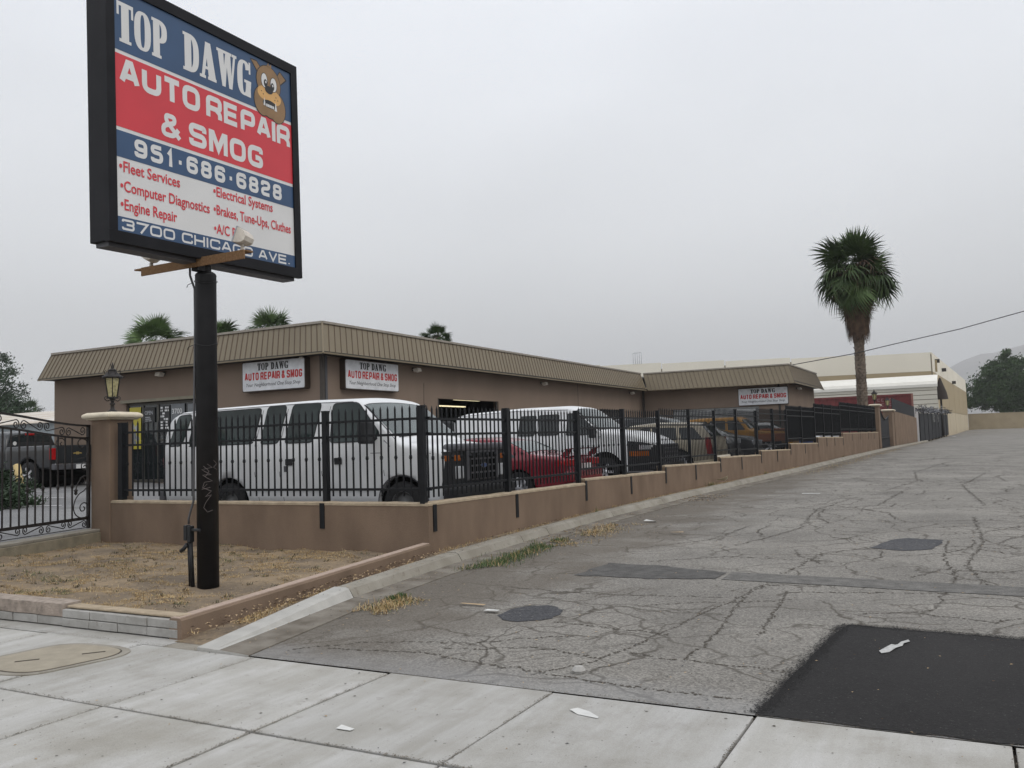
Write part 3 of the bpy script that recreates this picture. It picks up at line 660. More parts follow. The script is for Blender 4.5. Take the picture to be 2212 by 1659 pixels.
mm.build('cap', mat('crumbling_cap',(.30,.25,.21),.95,0,.3,14,1,50), pw)
pbox('capping', -7.62, 5.30, .168, -6.1, 5.43, .19, 'stucco_cap', .008)
rim = empty('planter_rim',(-6.1,5.3,0),0,'low tan stucco rim running from the block edging up to the wall corner','planter wall')
mm = MB(); secs = []
for k in range(13):
    q = k/12; x = -6.04-.60*q; y = 5.262+4.78*q; h = .175+.055*q; w_=.15; zb = -.05; off=.006*noise.noise(Vector((q*9,1,1)))
    secs.append([(x-w_+6.1,y-5.3,zb),(x-w_+6.1,y-5.3,h-.015),(x-w_+.02+6.1,y-5.3,h),(x-.02+off+6.1,y-5.3,h),(x+off+6.1,y-5.3,h-.018),(x+6.1,y-5.3,zb)])
for a, b in zip(secs, secs[1:]):
    i = len(mm.v); mm.v += a+b
    for j in range(6): mm.face((i+j,i+(j+1)%6,i+6+(j+1)%6,i+6+j))
mm.ngon(secs[0]); mm.ngon(secs[-1][::-1]); mm.build('rim_face','stucco',rim)
mm = MB()
for a, b in zip(secs, secs[1:]): mm.hexa([(a[2][0],a[2][1],a[2][2]),(a[3][0],a[3][1],a[3][2]),(b[3][0],b[3][1],b[3][2]),(b[2][0],b[2][1],b[2][2])]+[(p[0],p[1],p[2]+.008) for p in (a[2],a[3],b[3],b[2])])
mm.build('rim_cap', mat('pale_stucco_cap',(.38,.29,.235),.9,0,.12,10,.4,60), rim)

# ============================================================ BOUNDARY WALL
wl = empty('boundary_wall',(0,0,0),0,'tan stucco boundary wall stepping up beside the alley under the iron fence','wall')
def wall_run(a, b, zt0, zt1, zb0, zb1, th=.2, n=None, side='in'):
    a = Vector((*a,0)); b = Vector((*b,0)); L = (b-a).length; d = (b-a)/L; nn = Vector((-d.y,d.x,0))
    n = n or max(2,int(L/.3)); mb_ = MB(); mc = MB(); secs = []; secc = []
    for k in range(n+1):
        q = k/n; p = a+d*L*q; zt = zt0+(zt1-zt0)*q; zb = zb0+(zb1-zb0)*q-.1; wv = .006*noise.noise(p*.9)
        secs.append([p+Vector((0,0,zb)), p+nn*0+Vector((0,0,zt-.03)), p+nn*th+Vector((0,0,zt-.03)), p+nn*th+Vector((0,0,zb))])
        e_ = .008+.006*noise.noise(p*6); zc = zt+.010*noise.noise(p*5)+wv
        secc.append([p-nn*e_+Vector((0,0,zt-.045)), p-nn*e_*.8+Vector((0,0,zc-.014)), p+nn*.02+Vector((0,0,zc)), p+nn*(th-.02)+Vector((0,0,zc)), p+nn*(th+.004)+Vector((0,0,zc-.014)), p+nn*(th+.004)+Vector((0,0,zt-.045))])
    for M_, S in ((mb_,secs),(mc,secc)):
        kk = len(S[0])
        for s0, s1 in zip(S, S[1:]):
            i = len(M_.v); M_.v += [tuple(v) for v in s0+s1]
            for j in range(kk): M_.face((i+j,i+(j+1)%kk,i+kk+(j+1)%kk,i+kk+j))
        M_.ngon(S[0]); M_.ngon(S[-1][::-1])
    mb_.build('wall_section','stucco',wl); mc.build('wall_top','stucco_cap',wl)
# front run: corner to gate pillar (outer face at y=10.06)
wall_run((-13.27,10.06),(-6.672,10.06),.80,.785,.12,.06,.2,40)
ST = [(10.06,15.2,.79,.77,2.13),(15.2,19.65,.85,.79,2.20),(19.65,24.2,.92,.85,2.27),(24.2,28.9,.98,.91,2.34),(28.9,33.4,1.05,.98,2.44),(33.4,38.9,1.20,1.12,2.63),(38.9,45.6,1.37,1.30,2.82),(45.6,59.4,1.50,1.45,3.05)]
for y0,y1,z0,z1,zf in ST: wall_run((fx(y0),y0+(.0 if y0>11 else .0)),(fx(y1-.004),y1-.004),z0,z1,roadz(y0),roadz(y1),.2)
# brackets let into the outer face below each post
POSTS = [10.10,12.45,15.12,17.4,19.58,21.85,24.1,26.35,28.8,31.1,33.3,36.0,38.8,40.9,43.0,45.4,48.4,51.5,54.6,57.2]
def wtop(y):
    for y0,y1,z0,z1,zf in ST:
        if y0 <= y < y1: return z0+(z1-z0)*(y-y0)/(y1-y0)
    return 1.45
def ftop(y):
    for y0,y1,z0,z1,zf in ST:
        if y0 <= y < y1: return zf
    return 3.05
def pbr(y, xoff=0):
    zt = wtop(y)-.02; mm = MB(); mm.box(fx(y)+.0,y-.045,zt-.40,fx(y)+.010,y+.045,zt-.02); return mm.build('bracket','black_metal',wl)
for y in POSTS[1:]: pbr(y+ (.12 if y > 14 else .1))
mm = MB(); mm.box(fx(10.25)+.001,10.16,.38,fx(10.25)+.012,10.25,.755); mm.build('bracket','black_metal',wl)
mm = MB(); mm.box(-8.60,10.048,.40,-8.51,10.058,.775); mm.build('bracket','black_metal',wl)

# ============================================================ IRON FENCES
def picket_mesh(h, knob, zf0=0):
    mm = MB(); w = .010; mm.box(-w,-w,0,w,w,h-.05)
    i = len(mm.v); s = .012; mm.v += [(-s,-s,h-.05),(s,-s,h-.05),(s,s,h-.05),(-s,s,h-.05),(0,0,h+.015)]
    for f in ((0,1,4),(1,2,4),(2,3,4),(3,0,4)): mm.face([i+k for k in f])
    if knob: zk = h*.43; mm.lathe([(.012,zk-.030),(.024,zk-.020),(.018,zk-.008),(.032,zk),(.018,zk+.008),(.024,zk+.020),(.012,zk+.030)],(0,0,0),8)
    return mm
_pm = {}
def get_picket(h, knob):
    k = (round(h,3), knob)
    if k not in _pm:
        o = picket_mesh(h, knob).build('picket','black_metal',None,link=False); _pm[k] = o.data
    return _pm[k]
def post(par, x, y, z0, z1, w=.042):
    mm = MB(); mm.box(-w,-w,0,w,w,z1-z0-.02); mm.box(-w-.006,-w-.006,z1-z0-.02,w+.006,w+.006,z1-z0); o = mm.build('post','black_metal',par,bevel=.004); o.location=(x,y,z0); return o
def rail(par, a, b, h=.036, w=.034):
    mm = MB(); mm.bar(a,b,w,h); return mm.build('rail','black_metal',par)
ff = empty('iron_fence',(0,0,0),0,'black iron picket fence with spear tips along the front wall facing the planter','fence')
YF = 10.16
fp = [-13.10,-10.86,-8.55,-6.63]
for x in fp[:3]: post(ff,x,YF,.79,2.15, .055 if x < -13 else .042)
for za in (2.14-.17,2.14-.39,2.14-1.17): rail(ff,(fp[0]+.05,YF,za),(fp[-1]-.04,YF,za))
k = 0
for a, b in zip(fp, fp[1:]):
    n = round((b-a-.02)/.127); 
    for i in range(1,n):
        o = bpy.data.objects.new('picket', get_picket(1.29, k%2==0)); k += 1; C.objects.link(o); o.parent = ff; o.location = (a+(b-a)*i/n, YF, .87)
fs = empty('iron_fence',(0,0,0),0,'long black iron picket fence stepping up on the alley wall, screened at its far end','fence')
xin = -.10
def side(y): return fx(y)+xin
for y in POSTS:
    o = post(fs,side(y),y,wtop(y)-.03,ftop(y)+.02)
cnt = 0; stuff = MB()
for a, b in zip(POSTS, POSTS[1:]+[59.2]):
    mid = (a+b)/2; zt = ftop(mid); wt = wtop(mid)
    for za in (zt-.17, zt-.39, wt+.19): rail(fs,(side(a)-0.001,a+.04,za),(side(b),b-.04,za))
    n = round((b-a)/.127); h = zt-wt-.05
    for i in range(1,n):
        y = a+(b-a)*i/n
        if cnt < 296:
            o = bpy.data.objects.new('picket', get_picket(h, i%2==0 and y < 24)); C.objects.link(o); o.parent = fs; o.location = (side(y), y, wt+.06); cnt += 1
        else: stuff.box(side(y)-.01,y-.01,wt+.06,side(y)+.01,y+.01,zt)
o = stuff.build('pickets_far','black_metal',fs); o.name='picket_row'; o['kind']='stuff'
for y0,y1 in ((33.45,38.7),(38.95,45.35),(45.65,59.2)):
    mm = MB(); n = 10
    for i in range(n):
        ya=y0+(y1-y0)*i/n; yb=y0+(y1-y0)*(i+1)/n; sg=lambda y: .015*math.sin(y*7)
        mm.quad((side(ya)-.035,ya,wtop(ya+.01)+.14-.3*0),(side(yb)-.035,yb,wtop(yb-.02)+.14),(side(yb)-.035,yb,ftop(y0+.1)-.02+sg(yb)*2),(side(ya)-.035,ya,ftop(y0+.1)-.02+sg(ya)*2))
    mm.build('privacy_screen','screen',fs)

# gate pillars
def pillar(x0,y0,x1,y1,zb,zt,label,cap_over=.10):
    t = empty('gate_pillar',((x0+x1)/2,(y0+y1)/2,zb),0,label,'pillar'); hx=(x1-x0)/2; hy=(y1-y0)/2
    mm = MB(); mm.box(-hx,-hy,-.15,hx,hy,zt-zb-.14); mm.build('shaft','stucco',t,bevel=.02)
    mm = MB(); c_=cap_over; z=zt-zb
    prof=[(0,-.15),(c_*.45,-.145),(c_*.6,-.125),(c_*.95,-.11),(c_*1.05,-.075),(c_*.95,-.045),(c_*.7,-.03),(c_*.45,-.015),(-hx*.6,.0)]
    rings=[]
    for o_,dz in prof:
        i=len(mm.v); mm.v += [(-hx-o_,-hy-o_,z+dz),(hx+o_,-hy-o_,z+dz),(hx+o_,hy+o_,z+dz),(-hx-o_,hy+o_,z+dz)]; rings.append(i)
    for a,b in zip(rings,rings[1:]):
        for j in range(4): mm.face((a+j,a+(j+1)%4,b+(j+1)%4,b+j))
    mm.face([rings[-1]+j for j in range(4)]); mm.face([rings[0]+j for j in range(4)][::-1])
    mm.build('cap','cream',t,bevel=.012); return t
pillar(-13.77,10.03,-13.27,10.53,.12,2.36,'tan stucco gate pillar with cream cap carrying the nearest ornate lantern',.11)
def lantern(loc, s, label, rz=.4):
    t = empty('pillar_lantern',loc,rz,label,'lantern'); t.scale=(s,s,s)
    mm = MB(); mm.lathe([(0,0),(.085,0),(.085,.015),(.055,.03),(.035,.05),(.032,.12),(.045,.13),(.045,.15),(.03,.16),(.028,.20),(.05,.215),(.05,.23),(0,.23)],n=12); mm.build('stem','rust_metal',t)
    mm = MB(); 
    for k in range(4):
        a = k*math.pi/2+math.pi/4
        pts = [(math.cos(a)*r,math.sin(a)*r,z) for r,z in ((.05,.20),(.09,.19),(.125,.22),(.13,.255),(.105,.27),(.085,.25),(.095,.235))]; mm.tube(pts,.009,6)
    mm.build('scroll_bracket','rust_metal',t)
    n=6; rb,rt,zb,zt=.082,.135,.26,.60
    mm = MB(); mm.lathe([(0,.235),(.10,.235),(.10,.262),(0,.262)],n=6,smooth=False)
    for k in range(n):
        a=k*math.pi/3; mm.bar((rb*1.03*math.cos(a),rb*1.03*math.sin(a),zb-.01),(rt*1.03*math.cos(a),rt*1.03*math.sin(a),zt+.01),.016,.016,(math.cos(a),math.sin(a),0))
    mm.build('cage','rust_metal',t)
    for k in range(n):
        a=k*math.pi/3; b=(k+1)*math.pi/3; g=MB(); c1=(math.cos(a),math.sin(a)); c2=(math.cos(b),math.sin(b)); q=.97
        g.hexa([(rb*q*c1[0],rb*q*c1[1],zb),(rb*q*c2[0],rb*q*c2[1],zb),(rb*.9*c2[0],rb*.9*c2[1],zb),(rb*.9*c1[0],rb*.9*c1[1],zb),(rt*q*c1[0],rt*q*c1[1],zt),(rt*q*c2[0],rt*q*c2[1],zt),(rt*.93*c2[0],rt*.93*c2[1],zt),(rt*.93*c1[0],rt*.93*c1[1],zt)]); g.build('pane','amberglass',t)
    mm = MB(); mm.lathe([(0,.59),(.165,.59),(.175,.605),(.165,.625),(.13,.645),(.10,.68),(.07,.70),(.06,.72),(.075,.735),(.05,.75),(.02,.77),(.03,.79),(.02,.81),(.012,.83),(.006,.87),(0,.875)],n=12); mm.build('crown_roof','rust_metal',t)
    mm = MB()
    for k in range(6):
        a=k*math.pi/3+.5
        mm.tube([(math.cos(a)*r,math.sin(a)*r,z) for r,z in ((.10,.655),(.125,.68),(.13,.715),(.105,.73),(.095,.705))],.007,5)
        mm.tube([(math.cos(a)*r,math.sin(a)*r,z) for r,z in ((.16,.61),(.185,.60),(.19,.625))],.007,5)
    for k in range(3):
        a=k*math.pi/1.5; mm.tube([(math.cos(a)*r,math.sin(a)*r,z) for r,z in ((.01,.80),(.03,.815),(.03,.845))],.006,5)
    mm.build('finial_scroll','rust_metal',t); return t
lantern((-13.52,10.28,2.36),1.02,'ornate black lantern with amber glass on the nearest cream pillar cap')

# driveway gate
gd = Vector((.2994,-.9541,0)); G0 = Vector((-13.79,10.02,0))
gate = empty('driveway_gate',tuple(G0),math.atan2(gd.y,gd.x),'black wrought iron driveway gate with scrolls, cut by the left picture edge','gate')
def gt(u): return 2.12+.19*(.5-.5*math.cos(min(u,2.6)/2.6*math.pi)) if u < 2.6 else 2.31+ .10*math.sin(min(1,(u-2.6)/1.4)*math.pi/2)
def gm(u): return gt(u)-.22
def gpart(mm, name, mt='rust_metal'): return mm.build(name, mt, gate)
mm = MB(); mm.bar((.03,0,.32),(.03,0,2.14),.05,.05,(0,1,0)); gpart(mm,'gate_post')
GL_ = 5.0; us = [GL_*k/40 for k in range(41)]
for f_, nm in ((gt,'top_rail'),(gm,'upper_rail')):
    mm = MB()
    for a, b in zip(us, us[1:]): mm.bar((max(a,.05),0,f_(a)),(b,0,f_(b)),.03,.034)
    gpart(mm, nm)
mm = MB(); mm.bar((.05,0,.50),(GL_,0,.50),.035,.05); gpart(mm,'bottom_rail')
mm = MB(); mm.bar((.05,0,.335),(GL_,0,.335),.02,.012); gpart(mm,'lower_trim')
for k in range(26):
    u = .45+.175*k
    mm = MB(); mm.bar((u,0,.51),(u,0,gm(u)),.02,.02,(0,1,0))
    if k%2==0: mm.lathe([(.012,-.045),(.026,-.03),(.018,-.012),(.034,0),(.018,.012),(.026,.03),(.012,.045)],(u,0,1.08),8)
    gpart(mm,'picket')
def spiral(cx,cz,r0,a0,turns,dirn=1,n=26):
    return [(cx+r0*(1-.82*k/n)*math.cos(a0+dirn*turns*2*math.pi*k/n), 0, cz+r0*(1-.82*k/n)*math.sin(a0+dirn*turns*2*math.pi*k/n)) for k in range(n+1)]
def scroll(mm, x0,z0,x1,z1,r,flip=1,rad=.009):
    # S-scroll: spiral at both ends joined by a sloping line
    d = Vector((x1-x0,0,z1-z0)); L = d.length; d/=L; nrm = Vector((-d.z,0,d.x))*flip
    a = Vector((x0,0,z0))+nrm*r*.3; b = Vector((x1,0,z1))-nrm*r*.3
    A=[]; B=[]
    for (c_,sg,out) in ((a,1,A),(b,-1,B)):
        ang = math.atan2(nrm.z*sg*-1, nrm.x*sg*-1)
        for k in range(27):
            q=k/26; rr=r*(1-.8*q); t_=ang-flip*sg*0-flip*q*1.35*2*math.pi*(1)
            out.append((c_.x+rr*math.cos(t_),0,c_.z+rr*math.sin(t_)))
    mm.tube(A[::-1]+B, rad, 6)
mm = MB(); flip=1
for k in range(9):
    u0 = .12+.52*k; 
    scroll(mm,u0+.07,(gt(u0)+gm(u0))/2,u0+.42,(gt(u0+.4)+gm(u0+.4))/2,.075,flip); flip=-flip
gpart(mm,'top_scroll')
mm = MB(); flip=-1
for k in range(9):
    u0 = .08+.52*k; scroll(mm,u0+.07,.42,u0+.42,.42,.062,flip); flip=-flip
gpart(mm,'bottom_scroll')
mm = MB()   # large side scrolls next to the pillar
def catmull(pts, n=5):
    out = []; P_c = [pts[0]]+pts+[pts[-1]]
    for i in range(1, len(P_c)-2):
        a,b,c,d = [Vector(q) for q in P_c[i-1:i+3]]
        for k in range(n): t = k/n; out.append(tuple(.5*((2*b)+(c-a)*t+(2*a-5*b+4*c-d)*t*t+(3*b-a-3*c+d)*t**3)))
    return out+[tuple(pts[-1])]
def gcurve(pts, r=.010): mm.tube([(p[0],0,p[1]) for p in catmull([((845-x)*.0026, .5+(1395-y)*.001986) for x,y in pts])], r, 6)
gcurve([(832,1108),(790,1150),(740,1178),(702,1228),(686,1290),(700,1345),(740,1380),(790,1389),(825,1368),(836,1320),(825,1280),(795,1258),(762,1268),(748,1298),(760,1326),(786,1326),(797,1305),(783,1292)])
gcurve([(715,1150),(712,1120),(745,1060),(790,1022),(828,1035),(832,1070),(822,1100)]); gcurve([(745,1065),(758,1036),(786,1040),(800,1065),(786,1092),(763,1084)])
gcurve([(832,905),(792,898),(764,925),(770,960),(800,972),(818,948),(797,928),(785,940)]); gcurve([(740,868),(800,858),(833,800),(836,740),(800,702),(760,696),(730,720),(735,760),(770,776),(788,752)])
gcurve([(522,760),(518,735),(532,702),(570,690),(600,710),(602,742),(577,756),(558,738),(570,722)],.009)
mm.lathe([(0,-.06),(.03,-.03),(.022,.0),(.035,.03),(0,.06)],((845-708)*.0026,0,.5+(1395-1158)*.001986),8)
gpart(mm,'side_scroll')
# concrete ledge under gate
lg = empty('gate_ledge',tuple(G0),math.atan2(gd.y,gd.x),'pale weathered concrete ledge running under the wrought iron gate','ledge')
mm = MB(); mm.box(-.22,-.12,.0,5.2,.22,.255); mm.build('ledge_body',mat('mossy_concrete',(.25,.22,.16),.95,0,.2,6,.6,50),lg,bevel=.01)
mm = MB(); mm.box(-.23,-.13,.257,5.2,.20,.305); mm.build('ledge_top','g_kerb',lg,bevel=.01)
lg.location = (G0.x+.08,G0.y-.06,0)

# ============================================================ REPAIR SHOP BUILDING
bd = empty('repair_shop',(0,0,0),0,'long low tan stucco repair shop with a ribbed sheet metal mansard roof','building')
ZB = .2; ZS = 4.30; ZT = 5.20; YW = 19.6; XW = -16.62; YR = 47.9; XE = -8.45; YE = 57
def wallpart(x0,y0,x1,y1,z0,z1,name='wall'):
    mm = MB(); mm.box(x0,y0,z0,x1,y1,z1); return mm.build(name,'bwall',bd)
T=.22
# front wall (faces the avenue) with storefront opening
wallpart(-28.9,YW,-25.1,YW+T,ZB,ZS); wallpart(-25.1,YW,-21.5,YW+T,3.30,ZS); wallpart(-21.5,YW,XW,YW+T,ZB,ZS); wallpart(-25.1,YW,-21.5,YW+T,ZB,.62)
wallpart(-28.9,YW+T,-28.9+T,40,ZB,ZS)
# long wall along the yard with two bays
ybays = [(25.85,30.35,3.22),(41.2,44.5,3.12)]
ya = YW+T
for y0,y1,zt in ybays:
    wallpart(XW-T,ya,XW,y0,ZB,ZS); wallpart(XW-T,y0,XW,y1,zt,ZS); ya = y1
wallpart(XW-T,ya,XW,YR,ZB,ZS)
# return wing
wallpart(XW-T,YR,-14.9,YR+T,ZB,ZS); wallpart(-14.9,YR,-10.0,YR+T,3.1,ZS); wallpart(-10.0,YR,XE,YR+T,ZB,ZS); wallpart(XE-T,YR+T,XE,YE,ZB,ZS)
# soffits
def soff(x0,y0,x1,y1,z=ZS):
    mm = MB(); mm.box(x0,y0,z,x1,y1,z+.04); return mm.build('soffit','trim',bd)
soff(-28.9,18.99,XW+.6,YW+.3); soff(XW-.3,YW+.3,-16.01,YR-.2); soff(XW-.3,YR-.9,XE+.55,YR+.3); soff(XE-.3,YR+.3,XE+.55,YE)
# mansard panels
def mansard(b0,b1,t0,t1,n,nm='roof_panel'):
    b0,b1,t0,t1 = map(Vector,(b0,b1,t0,t1)); nrm = (b1-b0).cross(t0-b0).normalized()
    if nrm.z < 0: nrm = -nrm
    for k in range(n):
        q0=k/n; q1=(k+1)/n; e=.0
        A=b0.lerp(b1,q0); B=b0.lerp(b1,q1); D=t0.lerp(t1,q0); E_=t0.lerp(t1,q1)
        th=nrm*.03; mm=MB(); mm.hexa([A-th,B-th,E_-th,D-th,A,B,E_,D])
        # standing rib on the joint
        d=(B-A).normalized()*.011
        mm.cur=1; u=nrm*.016; mm.hexa([A-d*1.0+nrm*-.004,A+d*1.0+nrm*-.004,D+d*1.0+nrm*-.004,D-d*1.0+nrm*-.004,A-d+u,A+d+u,D+d+u,D-d+u])
        # sheet and its darker brown rib form one panel
        mm.build(nm,['mansard','seam'],bd,fix=True)
    mm=MB(); mm.bar(t0+Vector((0,0,.02)),t1+Vector((0,0,.02)),.10,.07); mm.build('roof_edge','flash',bd)
    mm=MB(); mm.bar(b0+Vector((0,0,-.0)),b1+Vector((0,0,-.0)),.03,.045); mm.build('drip_edge','mansard',bd)
mansard((-28.95,19.0,4.29),(-16.02,19.0,4.29),(-28.75,19.4,5.22),(-16.38,19.4,5.22),60)
mansard((-16.02,19.0,4.29),(-16.0,46.76,4.24),(-16.38,19.4,5.22),(-16.35,46.88,5.22),104)
mansard((-16.0,46.95,4.25),(-7.88,46.95,4.21),(-16.35,47.35,5.24),(-8.25,47.35,5.22),33)
mansard((-7.88,46.95,4.21),(-7.88,57.4,4.24),(-8.25,47.35,5.22),(-8.25,57,5.24),32)
mm = MB(); mm.bar((-16.01,18.985,4.28),(-16.37,19.385,5.24),.05,.03,(1,-1,.5)); mm.build('hip_cap','mansard',bd)
mm = MB(); mm.box(-28.7,19.5,5.0,-16.45,40,5.1); mm.box(-28.7,40,5.0,-16.45,57,5.1); mm.box(-16.45,47.5,5.0,-8.35,56.9,5.1); mm.build('roof','gravelroof',bd)
mm = MB(); mm.quad((-28.95,19.0,4.29),(-28.75,19.4,5.22),(-28.75,40,5.22),(-28.95,40,4.29)); mm.build('roof_side','mansard',bd)
# downspouts and corner strips
for (x,y) in ((XW+.05,YW-.0),(XW+.06,YR-.07)):
    mm = MB(); mm.box(x-.05,y-.07,ZB,x+.05,y+.04,ZS); mm.build('downspout',mat('downspout_brown',(.06,.05,.042),.6),bd)
mm = MB(); mm.box(XW+.0,YW+.10,ZB,XW+.07,YW+.2,ZS); mm.build('downspout','greyplastic',bd)
mm = MB(); mm.box(XE-.5,YR-.06,ZB,XE-.4,YR+.0,ZS); mm.build('downspout','trim',bd)
mm = MB(); mm.box(XW,38.38,1.5,XW+.004,38.42,ZS); mm.build('wall_joint','trim',bd)
# workshop rooms behind the bays
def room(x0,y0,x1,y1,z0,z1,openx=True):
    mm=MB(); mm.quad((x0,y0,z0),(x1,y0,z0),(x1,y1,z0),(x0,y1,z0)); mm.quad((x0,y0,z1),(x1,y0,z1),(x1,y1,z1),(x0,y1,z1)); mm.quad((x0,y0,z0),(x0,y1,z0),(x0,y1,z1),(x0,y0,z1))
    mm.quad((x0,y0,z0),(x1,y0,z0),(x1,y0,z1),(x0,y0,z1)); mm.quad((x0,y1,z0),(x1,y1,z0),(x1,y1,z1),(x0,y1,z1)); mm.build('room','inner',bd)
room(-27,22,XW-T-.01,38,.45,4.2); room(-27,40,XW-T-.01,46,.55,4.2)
def tubelight(a,b,wd=.10):
    t=empty('ceiling_tube_light',a,0,None,'tube light','lit fluorescent tubes in the workshop'); v=Vector(b)-Vector(a)
    mm=MB(); mm.bar((0,0,.05),v+Vector((0,0,.05)),.14,.05); mm.build('housing','greyplastic',t); mm=MB(); mm.bar((0,0,0),v,wd,.045); mm.build('tube','tube',t); return t
tl=[((-19.0,30.81,3.44),(-19.0,31.8,3.44)),((-19.0,31.9,3.44),(-19.0,32.9,3.44)),((-20.4,31.6,3.26),(-20.4,34.0,3.26)),((-22.6,31.0,2.85),(-22.6,32.4,2.85))]
for (a,b),lb in zip(tl,('left lit tube of the upper pair inside the open workshop bay','right lit tube of the upper pair inside the open workshop bay','long single lit tube hanging below the upper pair inside the workshop bay','lowest lit tube at the back left of the open workshop bay')):
    o=tubelight(a,b); o['label']=lb
mm=MB(); mm.box(-16.72,25.9,.5,-16.65,25.98,3.2); mm.box(-16.72,30.2,.5,-16.65,30.28,3.2); mm.build('door_track','trim',bd)
# roller shutters of wing and second bay
for (x0,y0,x1,y1,zt,ax) in ((-14.9,YR+.12,-10.0,YR+.12,3.1,'x'),(XW-.12,41.2,XW-.12,44.5,3.12,'y')):
    k=0; z=.6
    while z < zt-.01:
        mm=MB(); z2=min(zt,z+.24)
        if ax=='x': mm.box(x0,y0-.01,z+.01,x1,y0+.02,z2-.01)
        else: mm.box(x0-.02,y0,z+.01,x0+.01,y1,z2-.01)
        mm.build('shutter_slat','shutter' if ax=='x' else 'trim',bd); z=z2
mm=MB(); mm.box(-14.9,YR+.15,.4,-10.0,YR+.17,3.1); mm.build('shutter_back','trim',bd)
# storefront glazing
mm=MB(); mm.box(-25.25,YW-.10,3.30,-21.4,YW+.02,3.40); mm.build('awning_rail',mat('header_metal',(.20,.18,.13),.5),bd)
xs=[-25.1,-24.35,-23.62,-22.65,-21.5]
for i,(a,b) in enumerate(zip(xs,xs[1:])):
    w_=MB(); w_.box(a,YW+.06,.64,a+.06,YW+.14,3.28); w_.box(b-.03,YW+.06,.64,b,YW+.14,3.28); w_.box(a+.06,YW+.065,3.2,b-.03,YW+.135,3.28); w_.box(a+.06,YW+.065,.64,b-.03,YW+.135,.74)
    if i != 1: w_.box(a+.06,YW+.07,2.0,b-.03,YW+.13,2.05)
    wo_=w_.build('window','alum',bd)
    g=MB(); g.box(a+.05,YW+.09,.7,b-.03,YW+.10,3.22); g.build('pane','glass',wo_)
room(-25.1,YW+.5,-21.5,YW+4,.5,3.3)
# window lettering and posters (flat print on the glass)
def PX(y): return lambda u,w,dz=0: (u,y-dz,w)
def poster(x0,z0,x1,z1,m_,label):
    mm=MB(); mm.box(x0,YW+.052,z0,x1,YW+.056,z1); o=mm.build('poster',m_); tag(o,label,'poster'); return o
po=poster(-24.98,1.75,-24.42,3.15,'postyellow','yellow poster with grey shapes in the leftmost storefront window')
mm=MB()
for (x,z,r,mi) in ((-24.85,2.5,.12,0),(-24.62,2.45,.10,0),(-24.8,2.2,.16,1),(-24.6,2.1,.1,0),(-24.75,1.95,.1,1)):
    mm.cur=mi; mm.ngon([(x+r*math.cos(t*.628)*(1+.2*math.sin(t*3)),YW+.049,z+r*math.sin(t*.628)) for t in range(10)])
mm.build('print',['silver','postgrey'],po)
po=poster(-23.5,2.2,-23.05,3.15,'ink','black and white poster beside the door of the storefront')
mm=MB()
for k in range(9): 
    z=3.05-.095*k; x=-23.46
    while x<-23.1:
        w_=rnd.uniform(.03,.12)
        if rnd.random()<.62: mm.box(x,YW+.045,z,min(x+w_,-23.08),YW+.049,z+.06)
        x+=w_+.03
mm.build('print','signwhite',po)
po=poster(-22.98,2.3,-22.35,3.18,'postgrey','grey window poster carrying the street number 3700')
mm=MB(); font_text(mm,'3700',-22.92,2.86,.46,.17,PX(YW+.044)); mm.build('print','signwhite',po)
po=poster(-24.30,2.62,-23.75,3.12,'inner','dark poster with pale opening hours on the glass door')
mm=MB(); font_text(mm,'OPEN',-24.22,2.88,.38,.13,PX(YW+.044)); 
for k in range(3): mm.box(-24.2,YW+.045,2.66+.06*k,-23.9-.03*k,YW+.049,2.685+.06*k)
mm.build('print','silver',po)
po=poster(-22.2,2.75,-21.7,3.15,'postgrey','small grey poster at the right end of the storefront')
# shop signs
def shop_sign(P, W_, H_, label, depth, axis):
    # P(u,w,d): u along text, w up, d outwards
    t = empty('shop_sign',P(0,0,0),0,label,'sign','white shop signs on the building'); org=Vector(P(0,0,0))
    def Q(u,w,d=0): return tuple(Vector(P(u,w,d))-org)
    def slab(u0,w0,u1,w1,d0,d1,r,mb):
        pl=rounded([(u0,w0),(u1,w0),(u1,w1),(u0,w1)],r,True,4); n=len(pl); i=len(mb.v)
        mb.v+=[Q(a,b,d0) for a,b in pl]+[Q(a,b,d1) for a,b in pl]; mb.face(range(i,i+n)); mb.face(range(i+2*n-1,i+n-1,-1))
        for j in range(n): mb.face((i+j,i+n+j,i+n+(j+1)%n,i+(j+1)%n))
    mb=MB(); slab(-.03,-.03,W_+.03,H_+.03,0,depth,.06,mb); mb.build('sign_box',mat('sign_box_brown',(.05,.035,.025),.6),t)
    mb=MB(); slab(0,0,W_,H_,depth,depth+.012,.05,mb); mb.build('sign_face','signface2',t)
    d=depth+.014
    F_=lambda u,w,dz=0: Q(u,w,d+dz)
    mb=MB(); slab_text(mb,'TOP DAWG',W_*.25,H_*.70,W_*.50,H_*.245,F_,space=.5,gap=.05); mb.build('sign_lettering','ink',t)
    mb=MB(); wide_text(mb,'AUTO REPAIR & SMOG',W_*.035,H_*.365,W_*.935,H_*.27,.21,.13,.22,F_); mb.build('sign_lettering',mat('sign_red_letters',(.45,.02,.02),.4),t)
    mb=MB(); font_text(mb,'Your Neighborhood One Stop Shop',W_*.06,H_*.15,W_*.88,H_*.125,F_,shear=.3,bold=.006); mb.build('sign_lettering','greyplastic' if 0 else 'ink',t)
    return t
shop_sign(lambda u,w,d: (-19.5+u,YW-d,3.38+w),2.44,.87,'white shop sign on the avenue facade, left of the building corner',.22,'x')
shop_sign(lambda u,w,d: (XW+d,20.47+u,3.36+w),2.70,.87,'white shop sign on the yard facade, right of the building corner',.20,'y')
shop_sign(lambda u,w,d: (-11.05+u,YR-d,3.17+w),2.62,.90,'white shop sign on the far wing of the shop above the shutter',.12,'x')
